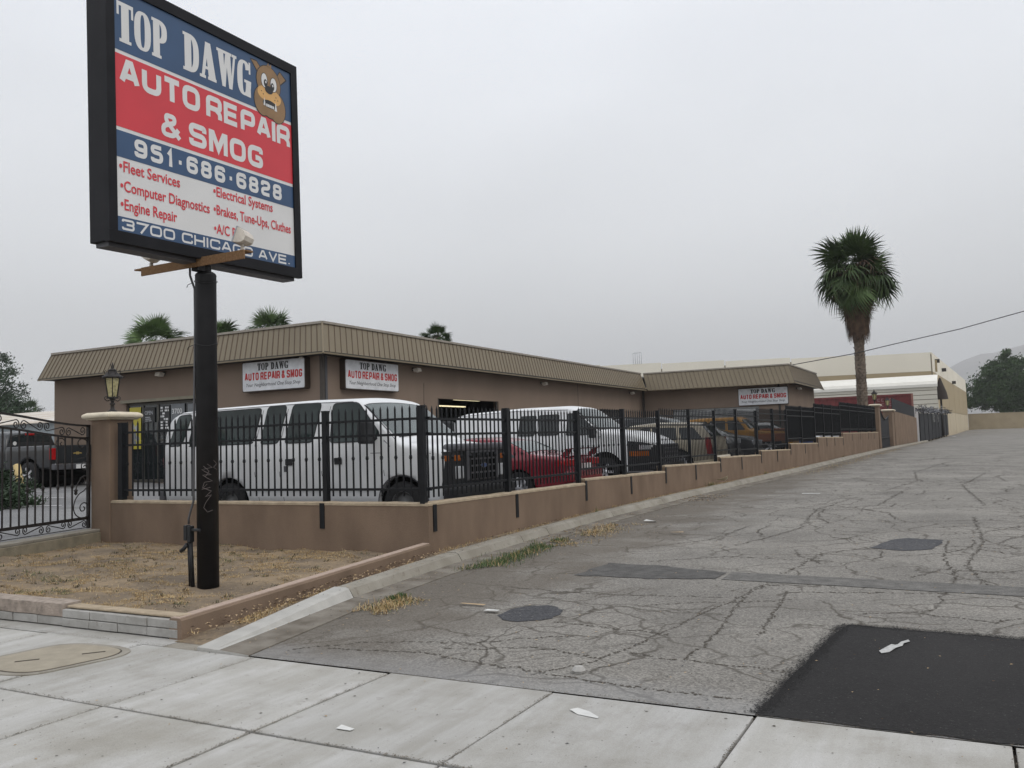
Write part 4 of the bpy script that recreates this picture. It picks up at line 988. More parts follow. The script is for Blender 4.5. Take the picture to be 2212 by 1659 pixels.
# wall lights under the eaves
def walllight(loc, rz, label):
    t=empty('wall_light',loc,rz,label,'wall light','small floodlights under the eaves')
    mm=MB(); mm.hexa([(-.11,-.30,-.09),(.11,-.30,-.09),(.11,-.12,-.12),(-.11,-.12,-.12),(-.11,-.26,.03),(.11,-.26,.03),(.11,-.06,-.0),(-.11,-.06,-.0)]); mm.build('lamp_head','lampwhite',t,bevel=.01)
    mm=MB(); mm.tube([(0,-.12,-.03),(0,0,-.02)],.02,6); mm.box(-.05,-.02,-.06,.05,.0,.05); mm.build('bracket','trim',t)
walllight((-23.2,YW-.02,4.2),0,'small white floodlight under the eave above the storefront')
walllight((XW+.02,24.3,4.17),math.pi/2,'small white floodlight right of the sign by the building corner')
walllight((XW+.02,34.3,4.15),math.pi/2,'small white floodlight midway along the yard facade')
walllight((XW+.02,45.6,4.12),math.pi/2,'small white floodlight nearest the inner corner of the building')
walllight((XE+.02,50.5,4.1),math.pi/2,'small floodlight on the end wall of the far wing')
t=empty('security_camera',(-17.15,19.4,4.25),0,'tiny white security camera under the eave by the corner sign','camera')
mm=MB(); mm.box(-.05,-.09,-.03,.05,.05,.03); mm.build('camera_body','lampwhite',t,bevel=.01); mm=MB(); mm.tube([(0,.02,.0),(0,.05,.05)],.015,6); mm.build('mount','trim',t)

# ============================================================ POLE SIGN
ps = empty('pole_sign',(-7.56,6.96,.08),0,'tall black pole sign with a blue, red and white lettered cabinet by the sidewalk','pole sign')
mm=MB(); mm.lathe([(0,-.1),(.118,-.1),(.116,3.50),(.118,3.515),(.108,3.535),(.088,3.55),(0,3.55)],n=28); mm.build('pole','pole',ps)
mm=MB(); mm.lathe([(.062,3.54),(.062,3.90)],n=16); mm.build('neck','pole',ps)
tilt=.018
def SP(u,w,d=0):   # world coordinates of sign face; u along +Y, w up, d outward (+X)
    uc=u-1.30; return Vector((-7.42+d, 6.97+uc*math.cos(tilt)-(w-1.26)*math.sin(tilt), 3.862+1.26+(w-1.26)*math.cos(tilt)+uc*math.sin(tilt)))-Vector((-7.56,6.96,.08))
def sbox(u0,w0,d0,u1,w1,d1):
    m_=MB(); m_.hexa([SP(u0,w0,d0),SP(u1,w0,d0),SP(u1,w0,d1),SP(u0,w0,d1),SP(u0,w1,d0),SP(u1,w1,d0),SP(u1,w1,d1),SP(u0,w1,d1)]); return m_
sbox(-.09,-.11,-.29,2.68,2.63,-.012).build('cabinet','cabinet',ps,bevel=.006)
for (a,b,c_,d_) in ((-.10,-.12,2.70,-.0),(-.10,2.52,2.70,2.64)): sbox(a,b,-.05,c_,d_,.022).build('frame','cabinet',ps)
for (a,b) in ((-.10,-.0),(2.59,2.70)): sbox(a,.001,-.05,b,2.519,.022).build('frame','cabinet',ps)
sbox(-.05,-.155,-.25,2.64,-.111,-.06).build('bottom_channel','greyplastic',ps)
k=.976
sbox(0,0,-.012,2.59,2.52,.0).build('sign_face','signwhite',ps)
for (w0,w1,m_) in ((0,.158*k,'signblue'),(.785*k,1.065*k,'signblue'),(1.105*k,1.885*k,'signred'),(1.925*k,2.58*k,'signblue')):
    sbox(0,w0,.0005,2.59,min(w1,2.519),.003).build('colour_band',m_,ps)
FP_=lambda u,w,dz=0: SP(u,w,.0045+dz)
white=[]
def lett(fn, m_='signwhite'): mb=MB(); fn(mb); mb.build('sign_lettering',m_,ps,fix=False)
PR=lambda mb: mb.build('letter','signwhite',ps,fix=False)
slab_text(None,'TOP',.04*k,2.02*k,.64*k,.43*k,FP_,gap=.05,per=PR)
slab_text(None,'DAWG',.90*k,2.02*k,1.05*k,.44*k,FP_,gap=.04,per=PR)
wide_text(None,'AUTO',.06*k,1.575*k,1.07*k,.275*k,.235,.12,.3,FP_,per=PR)
wide_text(None,'REPAIR',1.22*k,1.575*k,1.40*k,.265*k,.235,.12,.3,FP_,per=PR)
wide_text(None,'&',.58*k,1.165*k,.26*k,.27*k,.2,.1,.3,FP_,per=PR)
wide_text(None,'SMOG',.96*k,1.165*k,1.16*k,.27*k,.235,.14,.3,FP_,per=PR)
wide_text(None,'951-686-6828',.23*k,.835*k,2.21*k,.195*k,.235,.28,.3,FP_,per=PR)
for s,u,w,wd in (('\u2022Fleet Services',.04,.635,.78),('\u2022Computer Diagnostics',.05,.43,1.19),('\u2022Engine Repair',.05,.235,.72),('\u2022Electrical Systems',1.30,.655,.97),('\u2022Brakes, Tune-Ups, Cluthes',1.30,.44,1.29),('\u2022A/C Repair',1.30,.215,.60)):
    lett(lambda mb: font_text(mb,s,u*k,w*k,wd*k,.118*k,FP_,bold=.016),'signred')
wide_text(None,'3700 CHICAGO AVE.',.06*k,.022*k,2.5*k,.115*k,.2,.14,.34,FP_,per=PR)
# bulldog head emblem
dg=[]
def blob(cu,cw,ru,rw,m_,dz,n=22,rot=0,wob=0,name='emblem'):
    pts=[]
    for i in range(n):
        t_=2*math.pi*i/n; r_=1+wob*math.sin(3*t_+1); a=ru*r_*math.cos(t_); b=rw*r_*math.sin(t_)
        pts.append(SP(cu+a*math.cos(rot)-b*math.sin(rot),cw+a*math.sin(rot)+b*math.cos(rot),dz))
    m_b.cur=m_; m_b.ngon(pts)
m_b=MB(); U=2.20; Wc=2.14
def poly(pts,mi,dz): m_b.cur=mi; m_b.ngon([SP(U+a,Wc+b,dz) for a,b in pts])
poly([(-.17,.17),(-.31,.33),(-.20,.34),(-.08,.24)],1,.0052); poly([(-.16,.18),(-.29,.32),(-.20,.325),(-.09,.23)],0,.0056)
poly([(.12,.22),(.20,.34),(.33,.26),(.22,.16)],1,.0052); poly([(.13,.22),(.205,.325),(.30,.255),(.21,.17)],0,.0056)
blob(U,Wc+.12,.215,.22,1,.006); blob(U-.11,Wc-.14,.15,.19,1,.0061); blob(U+.14,Wc-.16,.155,.20,1,.0062); blob(U+.02,Wc-.17,.17,.16,1,.0063)
blob(U,Wc+.12,.205,.21,0,.0066); blob(U-.11,Wc-.14,.14,.18,0,.0067); blob(U+.14,Wc-.16,.145,.19,0,.0068); blob(U+.02,Wc-.17,.16,.15,0,.0069)
blob(U-.08,Wc-.03,.115,.085,2,.0074); blob(U+.09,Wc-.045,.12,.09,2,.0075)
blob(U-.075,Wc+.13,.058,.095,1,.0078); blob(U+.085,Wc+.12,.06,.095,1,.0079); blob(U-.075,Wc+.13,.05,.087,3,.0083); blob(U+.085,Wc+.12,.052,.087,3,.0084)
blob(U-.055,Wc+.10,.03,.05,1,.0088); blob(U+.065,Wc+.09,.03,.05,1,.0089); blob(U-.05,Wc+.115,.011,.016,3,.0093); blob(U+.07,Wc+.105,.011,.016,3,.0094)
blob(U+.0,Wc+.03,.07,.05,1,.0098); blob(U+.01,Wc-.15,.12,.05,1,.0090)
poly([(-.10,-.185),(-.065,-.185),(-.082,-.08)],3,.0096); poly([(.09,-.205),(.135,-.205),(.112,-.09)],3,.0097)
for q in range(5): poly([(-.055+.028*q,-.19),(-.031+.028*q,-.19),(-.031+.028*q,-.155),(-.055+.028*q,-.155)],3,.0098)
for a,b in ((-.13,-.02),(-.10,-.05),(.12,-.03),(.15,-.06),(.10,-.07)): blob(U+a,Wc+b,.008,.008,1,.0101,6)
poly([(-.03,.33),(.0,.38),(.01,.34),(.05,.37),(.05,.32)],0,.0104)
m_b.build('dog_emblem',['dogbrown','ink','dogtan','signwhite'],ps,fix=False)
# floodlight arm: channel beam crossing below the sign
a=Vector((-8.62,6.35,3.60)); 
def L_(x,y,z): return Vector((x,y,z))-Vector((-7.56,6.96,.08))
mm=MB(); ya=6.80
mm.hexa([L_(-8.38,ya-.05,3.655),L_(-6.76,ya-.05,3.655),L_(-6.76,ya-.03,3.655),L_(-8.38,ya-.03,3.655),L_(-8.38,ya-.05,3.755),L_(-6.76,ya-.05,3.755),L_(-6.76,ya-.03,3.755),L_(-8.38,ya-.03,3.755)])
mm.hexa([L_(-8.52,ya-.03,3.735),L_(-6.74,ya-.03,3.735),L_(-6.74,ya+.07,3.735),L_(-8.46,ya+.07,3.735),L_(-8.52,ya-.03,3.755),L_(-6.74,ya-.03,3.755),L_(-6.74,ya+.07,3.755),L_(-8.46,ya+.07,3.755)])
mm.build('lamp_arm','wood',ps,bevel=.003)
mm=MB(); mm.box(-.05,-.16,3.55,.05,-.05,3.70); mm.build('arm_clamp','pole',ps)
def flood(name, loc, rz, tiltx, label):
    t=empty(name,loc,rz,label,'floodlight','floodlights on the pole sign arm')
    mm=MB(); mm.tube([(0,0,0),(0,0,.05)],.022,10); mm.tube([(0,0,.05),(.01,0,.09)],.014,8); mm.build('swivel','lampwhite',t)
    c_=math.cos(tiltx); s_=math.sin(tiltx)
    def R_(x,y,z): return (x*c_-z*s_, y, .16+x*s_+z*c_)
    mm=MB(); prof=[(-.035,.075),(-.02,.085),(.05,.06),(.085,.02),(.085,-.03),(.05,-.065),(-.02,-.085),(-.035,-.075)]
    A=[R_(x,-.11,z) for x,z in prof]; B=[R_(x,.11,z) for x,z in prof]; n=len(prof); i=len(mm.v); mm.v+=A+B
    mm.face(range(n)); mm.face(range(2*n-1,n-1,-1))
    for j in range(n-1): mm.face((i+j,i+n+j,i+n+j+1,i+j+1))
    mm.build('housing','lampwhite',t)
    mm=MB(); mm.hexa([R_(-.045,-.115,-.09),R_(-.03,-.115,-.09),R_(-.03,.115,-.09),R_(-.045,.115,-.09),R_(-.045,-.115,.09),R_(-.03,-.115,.09),R_(-.03,.115,.09),R_(-.045,.115,.09)]); mm.build('lens','silver',t)
    return t
flood('floodlight',(-6.86,6.83,3.757),.35,-.35,'white floodlight at the right end of the sign arm, tilted at the sign face')
flood('floodlight',(-8.30,6.83,3.757),.5+math.pi,-.9,'white floodlight at the left end of the sign arm, facing the sky')
mm=MB(); mm.tube([L_(-7.70,6.86,3.70),L_(-7.70,6.86,3.60),L_(-7.675,6.87,3.52),L_(-7.65,6.88,3.44),L_(-7.648,6.88,3.0),L_(-7.652,6.86,2.0),L_(-7.650,6.84,1.05),L_(-7.69,6.83,.93),L_(-7.715,6.83,.86),L_(-7.715,6.83,.80)],.0125,8); mm.build('conduit','conduit',ps)
mm=MB(); mm.tube([L_(-7.70,6.84,.60),L_(-7.69,6.86,.05)],.024,8); mm.tube([L_(-7.735,6.84,.60),L_(-7.735,6.86,.05)],.012,8); mm.build('riser_pipe','pole',ps)
mm=MB(); mm.box(-.20,-.17,.54,-.155,-.10,.71); mm.box(-.155,-.16,.52,-.11,-.09,.70); mm.box(-.12,-.14,.64,.02,-.08,.67); mm.build('junction_box','plastic',ps,bevel=.008)
mm=MB(); mm.tube([(-.17,-.14,.50),(-.21,-.15,.45),(-.25,-.16,.42)],.022,8); mm.build('elbow','plastic',ps)
mm=MB()
for z_ in (3.43,2.72):
    mm.tube([(-.125*math.cos(q)+.0,-.125*math.sin(q),z_+.02*math.sin(q*2)) for q in [k*.3 for k in range(22)]],.004,5,caps=False); mm.tube([(-.10,-.10,z_),(-.15,-.12,z_-.02),(-.17,-.12,z_-.05)],.004,5)
mm.build('wire_tie','ink',ps)
# scratched tag on the pole
mm=MB(); R0=.1185
def onpole(x,z):
    xl=max(-.112,min(.112,x+7.56)); # x across as seen from the front
    return (xl, -math.sqrt(max(1e-5,R0*R0-xl*xl)), z-.08)
import itertools
def scr(pts,w=.005):
    pp=[]
    for a,b in zip(pts,pts[1:]):
        for q in range(4): pp.append(onpole(a[0]+(b[0]-a[0])*q/4-.17+.0,a[1]+(b[1]-a[1])*q/4))
    pp.append(onpole(pts[-1][0]-.17,pts[-1][1]))
    mm.tube(pp,.0022,4)
gx=[(-7.36,1.46),(-7.31,1.42),(-7.42,1.40),(-7.32,1.34),(-7.41,1.34),(-7.31,1.27),(-7.39,1.26),(-7.41,1.2),(-7.32,1.16),(-7.38,1.1),(-7.32,1.12),(-7.38,1.03),(-7.40,.98),(-7.36,.93),(-7.31,.95)]
scr(gx); scr([(-7.40,1.44),(-7.34,1.38),(-7.38,1.32)]); scr([(-7.36,1.24),(-7.42,1.18),(-7.33,1.20)]); scr([(-7.30,1.50),(-7.275,1.46),(-7.30,1.42),(-7.27,1.39)])
mm.build('scratched_tag',mat('scratch_pale',(.17,.145,.14),.9),ps,fix=False).rotation_euler=(0,0,.55)

# ============================================================ VEHICLES
def smooth01(a,b,x): t=max(0,min(1,(x-a)/(b-a))); return t*t*(3-2*t)
class Car:
    def __init__(s, zt, zb, w, belt, tumble, rt=.12, low=.05, crown=.03):
        s.zt,s.zb,s.w,s.belt,s.tumble,s.rt,s.low,s.crown = zt,zb,w,belt,tumble,rt,low,crown
    def hw(s,x,z):
        W_=interp(s.w,x); b=interp(s.belt,x) if isinstance(s.belt,list) else s.belt; zb=interp(s.zb,x)
        if z<b: return W_-s.low*((b-z)/max(.1,b-zb))**2
        return W_-s.tumble*(z-b)-.02*smooth01(b,b+.15,z)
    def sec(s,x):
        zb=interp(s.zb,x); zt=interp(s.zt,x); rt=min(s.rt,(zt-zb)*.3); pts=[(0,zb)]
        pts.append((s.hw(x,zb)-.06,zb))
        zl=[zb+.04+(zt-rt-zb-.04)*k/11 for k in range(12)]
        for z in zl: pts.append((s.hw(x,z),z))
        hb=s.hw(x,zt-rt)
        for k in range(1,6):
            t=k/5*math.pi/2; pts.append((hb-rt*1.2*(1-math.cos(t)), zt-rt+rt*math.sin(t)*.95))
        ht=hb-rt*1.2; zt2=zt-rt*.05
        for q in (.75,.5,.25,0): pts.append((ht*q, zt2+s.crown*(1-q*q)))
        return pts
    def body(s,x0,x1,name,m,parent,n=90,wells=(),bump=None):
        xs=[x0+(x1-x0)*k/n for k in range(n+1)]; mm=MB(); mm.smooth=True; R_=[]
        for x in xs:
            p=s.sec(x); full=[(x,y,z) for y,z in p]+[(x,-y,z) for y,z in p[-2:0:-1]]
            R_.append((len(mm.v),len(full))); mm.v+=full
        for (a,c_),(b,_) in zip(R_,R_[1:]):
            for j in range(c_): mm.face((a+j,a+(j+1)%c_,b+(j+1)%c_,b+j))
        mm.smooth=False
        mm.face([R_[0][0]+j for j in range(R_[0][1])]); mm.face([R_[-1][0]+j for j in range(R_[-1][1])][::-1])
        o=mm.build(name,m,parent)
        if wells:
            cuts=[]
            for (wx,wz,wr) in wells:
                cm=MB(); cm.smooth=False; n2=28; hwid=1.3
                P0=[(wx+wr*math.cos(2*math.pi*k/n2),wz+wr*math.sin(2*math.pi*k/n2)) for k in range(n2)]; cm.prism(P0,'y',-hwid,hwid)
                co=cm.build('cut','void',parent); cuts.append(co); bo=o.modifiers.new('b','BOOLEAN'); bo.object=co; bo.operation='DIFFERENCE'; bo.solver='EXACT'
            bpy.context.view_layer.update(); dg=bpy.context.evaluated_depsgraph_get(); me=bpy.data.meshes.new_from_object(o.evaluated_get(dg)); o.modifiers.clear(); o.data=me
            for co in cuts: bpy.data.objects.remove(co)
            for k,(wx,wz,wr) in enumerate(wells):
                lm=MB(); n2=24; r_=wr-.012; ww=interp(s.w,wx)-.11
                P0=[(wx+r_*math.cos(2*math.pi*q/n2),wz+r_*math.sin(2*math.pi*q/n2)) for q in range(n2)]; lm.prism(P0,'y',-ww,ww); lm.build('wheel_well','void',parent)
        return o
    def side(s,pts,m,parent,name,side=-1,off=.006,thick=.0,r=.0):
        P2=rounded(pts,r,True,4) if r else pts; P3=[]
        for a,b in zip(P2,P2[1:]+P2[:1]):
            n=max(1,int(math.dist(a,b)/.14)); P3+=[(a[0]+(b[0]-a[0])*k/n,a[1]+(b[1]-a[1])*k/n) for k in range(n)]
        mm=MB(); cx_=sum(p[0] for p in P2)/len(P2); cz_=sum(p[1] for p in P2)/len(P2)
        Q=lambda x,z: (x, side*(s.hw(x,z)+off), z)
        n=len(P3); i=len(mm.v); R_=(1,.75,.5,.25)
        for f in R_: mm.v+=[Q(cx_+(x-cx_)*f,cz_+(z-cz_)*f) for x,z in P3]
        mm.v.append(Q(cx_,cz_))
        for q in range(3):
            for k in range(n): mm.face((i+q*n+k,i+q*n+(k+1)%n,i+(q+1)*n+(k+1)%n,i+(q+1)*n+k))
        for k in range(n): mm.face((i+3*n+k,i+3*n+(k+1)%n,i+4*n))
        return mm.build(name,m,parent)
    def sline(s,pts,m,parent,name,side=-1,w=.008,off=.002):
        mm=MB()
        for q in strip2d(pts,w): mm.quad(*[(a.x,side*(s.hw(a.x,a.y)+off),a.y) for a in q])
        return mm.build(name,m,parent)
    def top(s,xa,xb,fa,fb,m,parent,name,off=.008,n=10):
        # patch lying on the sloping top surface between stations xa..xb ; fa,fb half-width fraction
        mm=MB(); mm.smooth=True; rows=[]
        for i in range(n+1):
            q=i/n; x=xa+(xb-xa)*q; f=fa+(fb-fa)*q; p=s.sec(x)
            e=.01; dz=(interp(s.zt,x+e)-interp(s.zt,x-e))/(2*e); nl=math.hypot(1,dz); nx,nz=-dz/nl,1/nl
            i0=len(mm.v); hb=s.hw(x,interp(s.zt,x)-s.rt); ht=hb-s.rt*1.2; zt=interp(s.zt,x)
            for j in range(-6,7):
                y=j/6*hb*f; q2=min(1,abs(y)/ht) if ht>0 else 0
                if abs(y)<=ht: z=zt-s.rt*.05+s.crown*(1-q2*q2)
                else:
                    t=min(1,(abs(y)-ht)/(hb-ht)); z=zt-s.rt+s.rt*.95*math.sqrt(max(0,1-t*t))
                mm.v.append((x+nx*off,y,z+nz*off))
            rows.append(i0)
        for a,b in zip(rows,rows[1:]):
            for j in range(12): mm.face((a+j,a+j+1,b+j+1,b+j))
        return mm.build(name,m,parent)
_wc={}
def wheel(parent,x,y,z,r,side,style='steel',w=.22):
    key=(round(r,3),style,w)
    if key not in _wc:
        t=MB(); t.smooth=True; t.lathe([(r*.60,-w*.46),(r*.93,-w/2),(r,-w*.36),(r,w*.36),(r*.93,w/2),(r*.60,w*.46)],n=32)
        tm=t.build('tyre','rubber',None,link=False).data
        q=MB()
        if style=='steel':
            q.lathe([(r*.62,.20*w),(r*.60,.44*w),(r*.56,.46*w),(r*.54,.25*w),(r*.45,.22*w),(r*.30,.34*w),(r*.22,.36*w),(r*.20,.50*w),(0,.52*w)],n=28)
            hm='steel'
        else:
            q.lathe([(r*.66,.20*w),(r*.65,.46*w),(r*.60,.48*w),(r*.58,.10*w),(0,.08*w)],n=28); hm='alloy'
        rm=q.build('rim',hm if style!='dark' else 'plastic',None,link=False).data
        sp=None
        if style!='steel':
            q=MB()
            for k in range(5):
                a=k*2*math.pi/5; q.bar((.05*math.cos(a),.05*math.sin(a),.40*w),(r*.60*math.cos(a),r*.60*math.sin(a),.42*w),r*.16,.03,(0,0,1))
            q.lathe([(r*.16,.1*w),(r*.16,.47*w),(0,.48*w)],n=16); sp=q.build('spoke','alloy',None,link=False).data
        _wc[key]=(tm,rm,sp)
    tm,rm,sp=_wc[key]
    e=bpy.data.objects.new('wheel',tm); C.objects.link(e); e.parent=parent; e.location=(x,y,z); e.rotation_euler=(math.pi/2 if side<0 else -math.pi/2,0,rnd.uniform(0,.5)*0)
    for nm,d in (('rim',rm),('spoke',sp)):
        if d: c_=bpy.data.objects.new(nm,d); C.objects.link(c_); c_.parent=e
    return e
def pb(parent,name,m,x0,y0,z0,x1,y1,z1,bev=.01):
    mm=MB(); mm.box(x0,y0,z0,x1,y1,z1); return mm.build(name,m,parent,bevel=bev)

# --- white extended passenger van (front axle at local x=0)
def big_van():
    t=empty('passenger_van',(-7.94,12.22,.285),0,'white long passenger van with black grille parked right behind the front fence','van')
    zt=[(-5.47,1.15),(-5.42,1.72),(-5.28,1.97),(-5.05,2.06),(-4.2,2.10),(-2.0,2.13),(-1.0,2.11),(-.86,2.06),(-.70,1.94),(-.05,1.40),(.05,1.36),(.5,1.30),(.78,1.20),(.84,1.14),(.86,.9)]
    zb=[(-5.47,.42),(-5.3,.34),(.4,.34),(.86,.38)]
    w=[(-5.47,.93),(-5.38,.985),(-5.0,1.01),(0,1.01),(.45,.985),(.70,.95),(.83,.90),(.86,.88)]
    c=Car(zt,zb,w,1.33,.13,rt=.10,low=.06,crown=.035)
    c.body(-5.47,.86,'body','vanwhite',t,110,wells=((0,.37,.47),(-3.74,.37,.47)))
    for x in (0,-3.74):
        for s in (-1,1): wheel(t,x,s*.86,.37,.37,s,'steel',.24)
    wins=[[(-5.30,1.43),(-4.92,1.43),(-4.72,2.00),(-5.08,1.98)],[(-4.74,1.42),(-3.16,1.43),(-3.02,2.03),(-4.60,2.01)],[(-2.98,1.42),(-2.56,1.42),(-2.42,2.05),(-2.86,2.05)],[(-2.42,1.42),(-1.80,1.42),(-1.66,2.06),(-2.28,2.06)],[(-1.42,1.40),(-.50,1.40),(-.42,1.52),(-.88,2.03),(-1.40,2.03)]]
    for k,wp in enumerate(wins):
        for s in ((-1,1)):
            cx_=sum(p[0] for p in wp)/len(wp); cz_=sum(p[1] for p in wp)/len(wp)
            fr=c.side([(cx_+(x-cx_)*1.04,cz_+(z-cz_)*1.06) for x,z in wp],'plastic',t,'window',s,.003,r=.09)
            c.side(wp,'glassside',fr,'pane',s,.007,r=.08)
    # gutter, panel gaps, belt crease, sill
    c.sline([(-5.1,2.02),(-4.2,2.055),(-2.0,2.075),(-1.0,2.055),(-.86,2.0)],'greyplastic',t,'drip_rail',-1,.012,.006)
    for xx in (-3.05,-2.48,-1.55,-.28,-5.36):
        c.sline([(xx+.02,.42),(xx-.05,.9),(xx-.04,1.4),(xx+.09,2.0 if xx<-.4 else 1.30)],'greyplastic',t,'door_gap',-1,.010,.0015)
    c.sline([(-5.44,1.20),(-.4,1.20),(.55,1.17)],'greyplastic',t,'crease',-1,.010,.002)
    c.sline([(-3.2,.62),(-.55,.62)],'vanwhite',t,'sill_moulding',-1,.05,.012); c.sline([(-5.4,.62),(-4.3,.62)],'vanwhite',t,'sill_moulding',-1,.05,.012)
    for xx,zz_ in ((-1.32,1.08),(-2.38,1.08)): c.side([(xx,zz_-.05),(xx+.16,zz_-.05),(xx+.16,zz_+.06),(xx,zz_+.06)],'plastic',t,'door_handle',-1,.012,r=.02)
    c.side([(-2.42,.92),(-2.36,.92),(-2.36,1.02),(-2.42,1.02)],'greyplastic',t,'latch',-1,.006)
    c.top(-.80,-.10,.955,.985,'plastic',t,'windshield_seal',.008); c.top(-.775,-.13,.93,.95,'glassblue',t,'windshield',.014)
    mm=MB(); mm.bar((-.12,-.55,1.46),(-.22,.05,1.56),.02,.015); mm.build('wiper','plastic',t); mm=MB(); mm.bar((-.10,.15,1.47),(-.22,.62,1.55),.02,.015); mm.build('wiper','plastic',t)
    c.side([(-5.46,.92),(-5.39,.92),(-5.39,1.22),(-5.46,1.22)],'redlens',t,'tail_light',-1,.01); 
    # front clip
    pb(t,'grille_surround','plastic',.80,-.90,.66,.885,.90,1.20,.03)
    pb(t,'hood_guard','guardgrey',.66,-.80,1.19,.93,.80,1.31,.04)
    g=pb(t,'grille','greyplastic',.86,-.52,.72,.93,.52,1.19,.02)
    for zz_ in (.78,.89,1.0,1.11):
        for k in range(7): pb(g,'grille_opening','void',.925,-.43+.125*k,zz_-.035,.934,-.33+.125*k,zz_+.045,0)
    mm=MB(); mm.prism([(.10*math.cos(q*.3927),.95+.045*math.sin(q*.3927)) for q in range(16)],'x',.934,.944); mm.build('badge','chrome',g)
    mm=MB(); mm.prism([(.088*math.cos(q*.3927),.95+.035*math.sin(q*.3927)) for q in range(16)],'x',.9442,.947); mm.build('badge_centre','bluepaint',g)
    for s in (-1,1):
        pb(t,'headlight','headlamp',.87,s*.56,.76,.905,s*.80,.96,.03); pb(t,'turn_signal','amber',.865,s*.60,1.04,.90,s*.82,1.13,.01)
        pb(t,'turn_signal','amber',.76,s*.895,1.04,.85,s*.922,1.13,.01); pb(t,'lamp_surround','plastic',.70,s*.88,.62,.87,s*.918,1.19,.01)
        m_=pb(t,'wing_mirror','plastic',-.58,s*1.07,1.35,-.42,s*1.36,1.72,.04); pb(m_,'mirror_arm','plastic',-.52,s*.98,1.42,-.47,s*1.10,1.48,.01)
    pb(t,'bumper','plastic',.74,-.96,.40,1.02,.96,.64,.04); pb(t,'bumper_step','greyplastic',.86,-.90,.635,.99,.90,.66,.01)
    for s in (-1,1): c.sline([(.44*math.cos(a)*1.07,.37+.44*math.sin(a)*1.07) for a in [math.pi*k/14 for k in range(15)]],'greyplastic',t,'arch_lip',s,.02,.004)
    pb(t,'rear_bumper','greyplastic',-5.60,-.93,.42,-5.44,.93,.60,.02)
    mm=MB(); mm.tube([(.2,-.62,1.36),(.2,-.6,1.9),(.21,-.6,2.3)],.0035,4); mm.build('aerial','plastic',t)
    return t
big_van()
# --- second white cargo style van
def mid_van():
    t=empty('cargo_van',(-8.12,21.28,.40),0,'white van with black side windows, second in the yard behind the red car','van')
    zt=[(-4.6,1.1),(-4.55,1.7),(-4.4,1.93),(-4.1,2.0),(-2.5,2.07),(-1.2,2.07),(-.86,2.02),(-.70,1.90),(-.08,1.43),(.02,1.40),(.7,1.33),(1.1,1.18),(1.32,1.04),(1.38,.92),(1.4,.7)]
    zb=[(-4.6,.42),(-4.3,.33),(1.1,.33),(1.4,.40)]
    w=[(-4.6,.9),(-4.45,.97),(-4,.99),(0,.99),(.8,.97),(1.2,.90),(1.36,.80),(1.4,.76)]
    c=Car(zt,zb,w,1.30,.14,rt=.11,crown=.035)
    c.body(-4.6,1.4,'body','vanwhite',t,100,wells=((0,.38,.50),(-3.4,.36,.46)))
    for x in (0,-3.4):
        for s in (-1,1): wheel(t,x,s*.85,.36,.36,s,'dark',.24)
    for k,wp in enumerate([[(-2.45,1.32),(-1.95,1.32),(-1.9,1.86),(-2.4,1.86)],[(-1.86,1.32),(-1.26,1.32),(-1.24,1.87),(-1.84,1.87)],[(-1.05,1.30),(-.20,1.30),(-.18,1.40),(-.72,1.88),(-1.02,1.88)]]):
        for s in (-1,1):
            fr=c.side(wp,'plastic',t,'window',s,.004,r=.06); cx_=sum(p[0] for p in wp)/len(wp); cz_=sum(p[1] for p in wp)/len(wp)
            c.side([(cx_+(x-cx_)*.93,cz_+(z-cz_)*.92) for x,z in wp],'glass',fr,'pane',s,.008,r=.05)
    for xx in (-1.9,-1.14,-.12): c.sline([(xx,.42),(xx,1.25),(xx+.04,1.9 if xx<-.5 else 1.25)],'greyplastic',t,'door_gap',-1,.012,.002)
    c.sline([(-4.3,1.93),(-2.5,2.0),(-1.0,1.97)],'greyplastic',t,'drip_rail',-1,.012,.006)
    c.top(-.80,-.06,.97,.985,'plastic',t,'windshield_seal',.012); c.top(-.775,-.09,.94,.955,'glassblue',t,'windshield',.02)
    g=pb(t,'grille','plastic',1.22,-.72,.55,1.43,.72,1.02,.04)
    for k in range(4): pb(g,'grille_bar','greyplastic',1.425,-.6,.60+.1*k,1.44,.6,.63+.1*k,.004)
    for s in (-1,1):
        c.side([(.62,.58),(1.385,.58),(1.36,.99),(1.0,1.08),(.62,1.12)],'plastic',t,'lamp_housing',s,.008); c.side([(.66,.74),(1.14,.74),(1.14,.86),(.66,.86)],'amber',t,'turn_signal',s,.014); c.side([(.9,.9),(1.2,.9),(1.18,1.0),(.9,1.02)],'headlamp',t,'headlight',s,.014)
        c.sline([(.50*math.cos(a)*1.02,.38+.50*math.sin(a)*1.02) for a in [math.pi*(.05+.9*k/14) for k in range(15)]],'vanwhite',t,'arch_lip',s,.035,.012)
        m_=pb(t,'wing_mirror','plastic',-.30,s*1.03,1.22,-.18,s*1.27,1.52,.03)
    pb(t,'bumper','plastic',1.2,-.88,.36,1.50,.88,.58,.04); [c.side([(.62,.36),(1.30,.38),(1.30,.60),(.62,.60)],'plastic',t,'lower_cladding',s,.010) for s in (-1,1)]
    return t
mid_van()
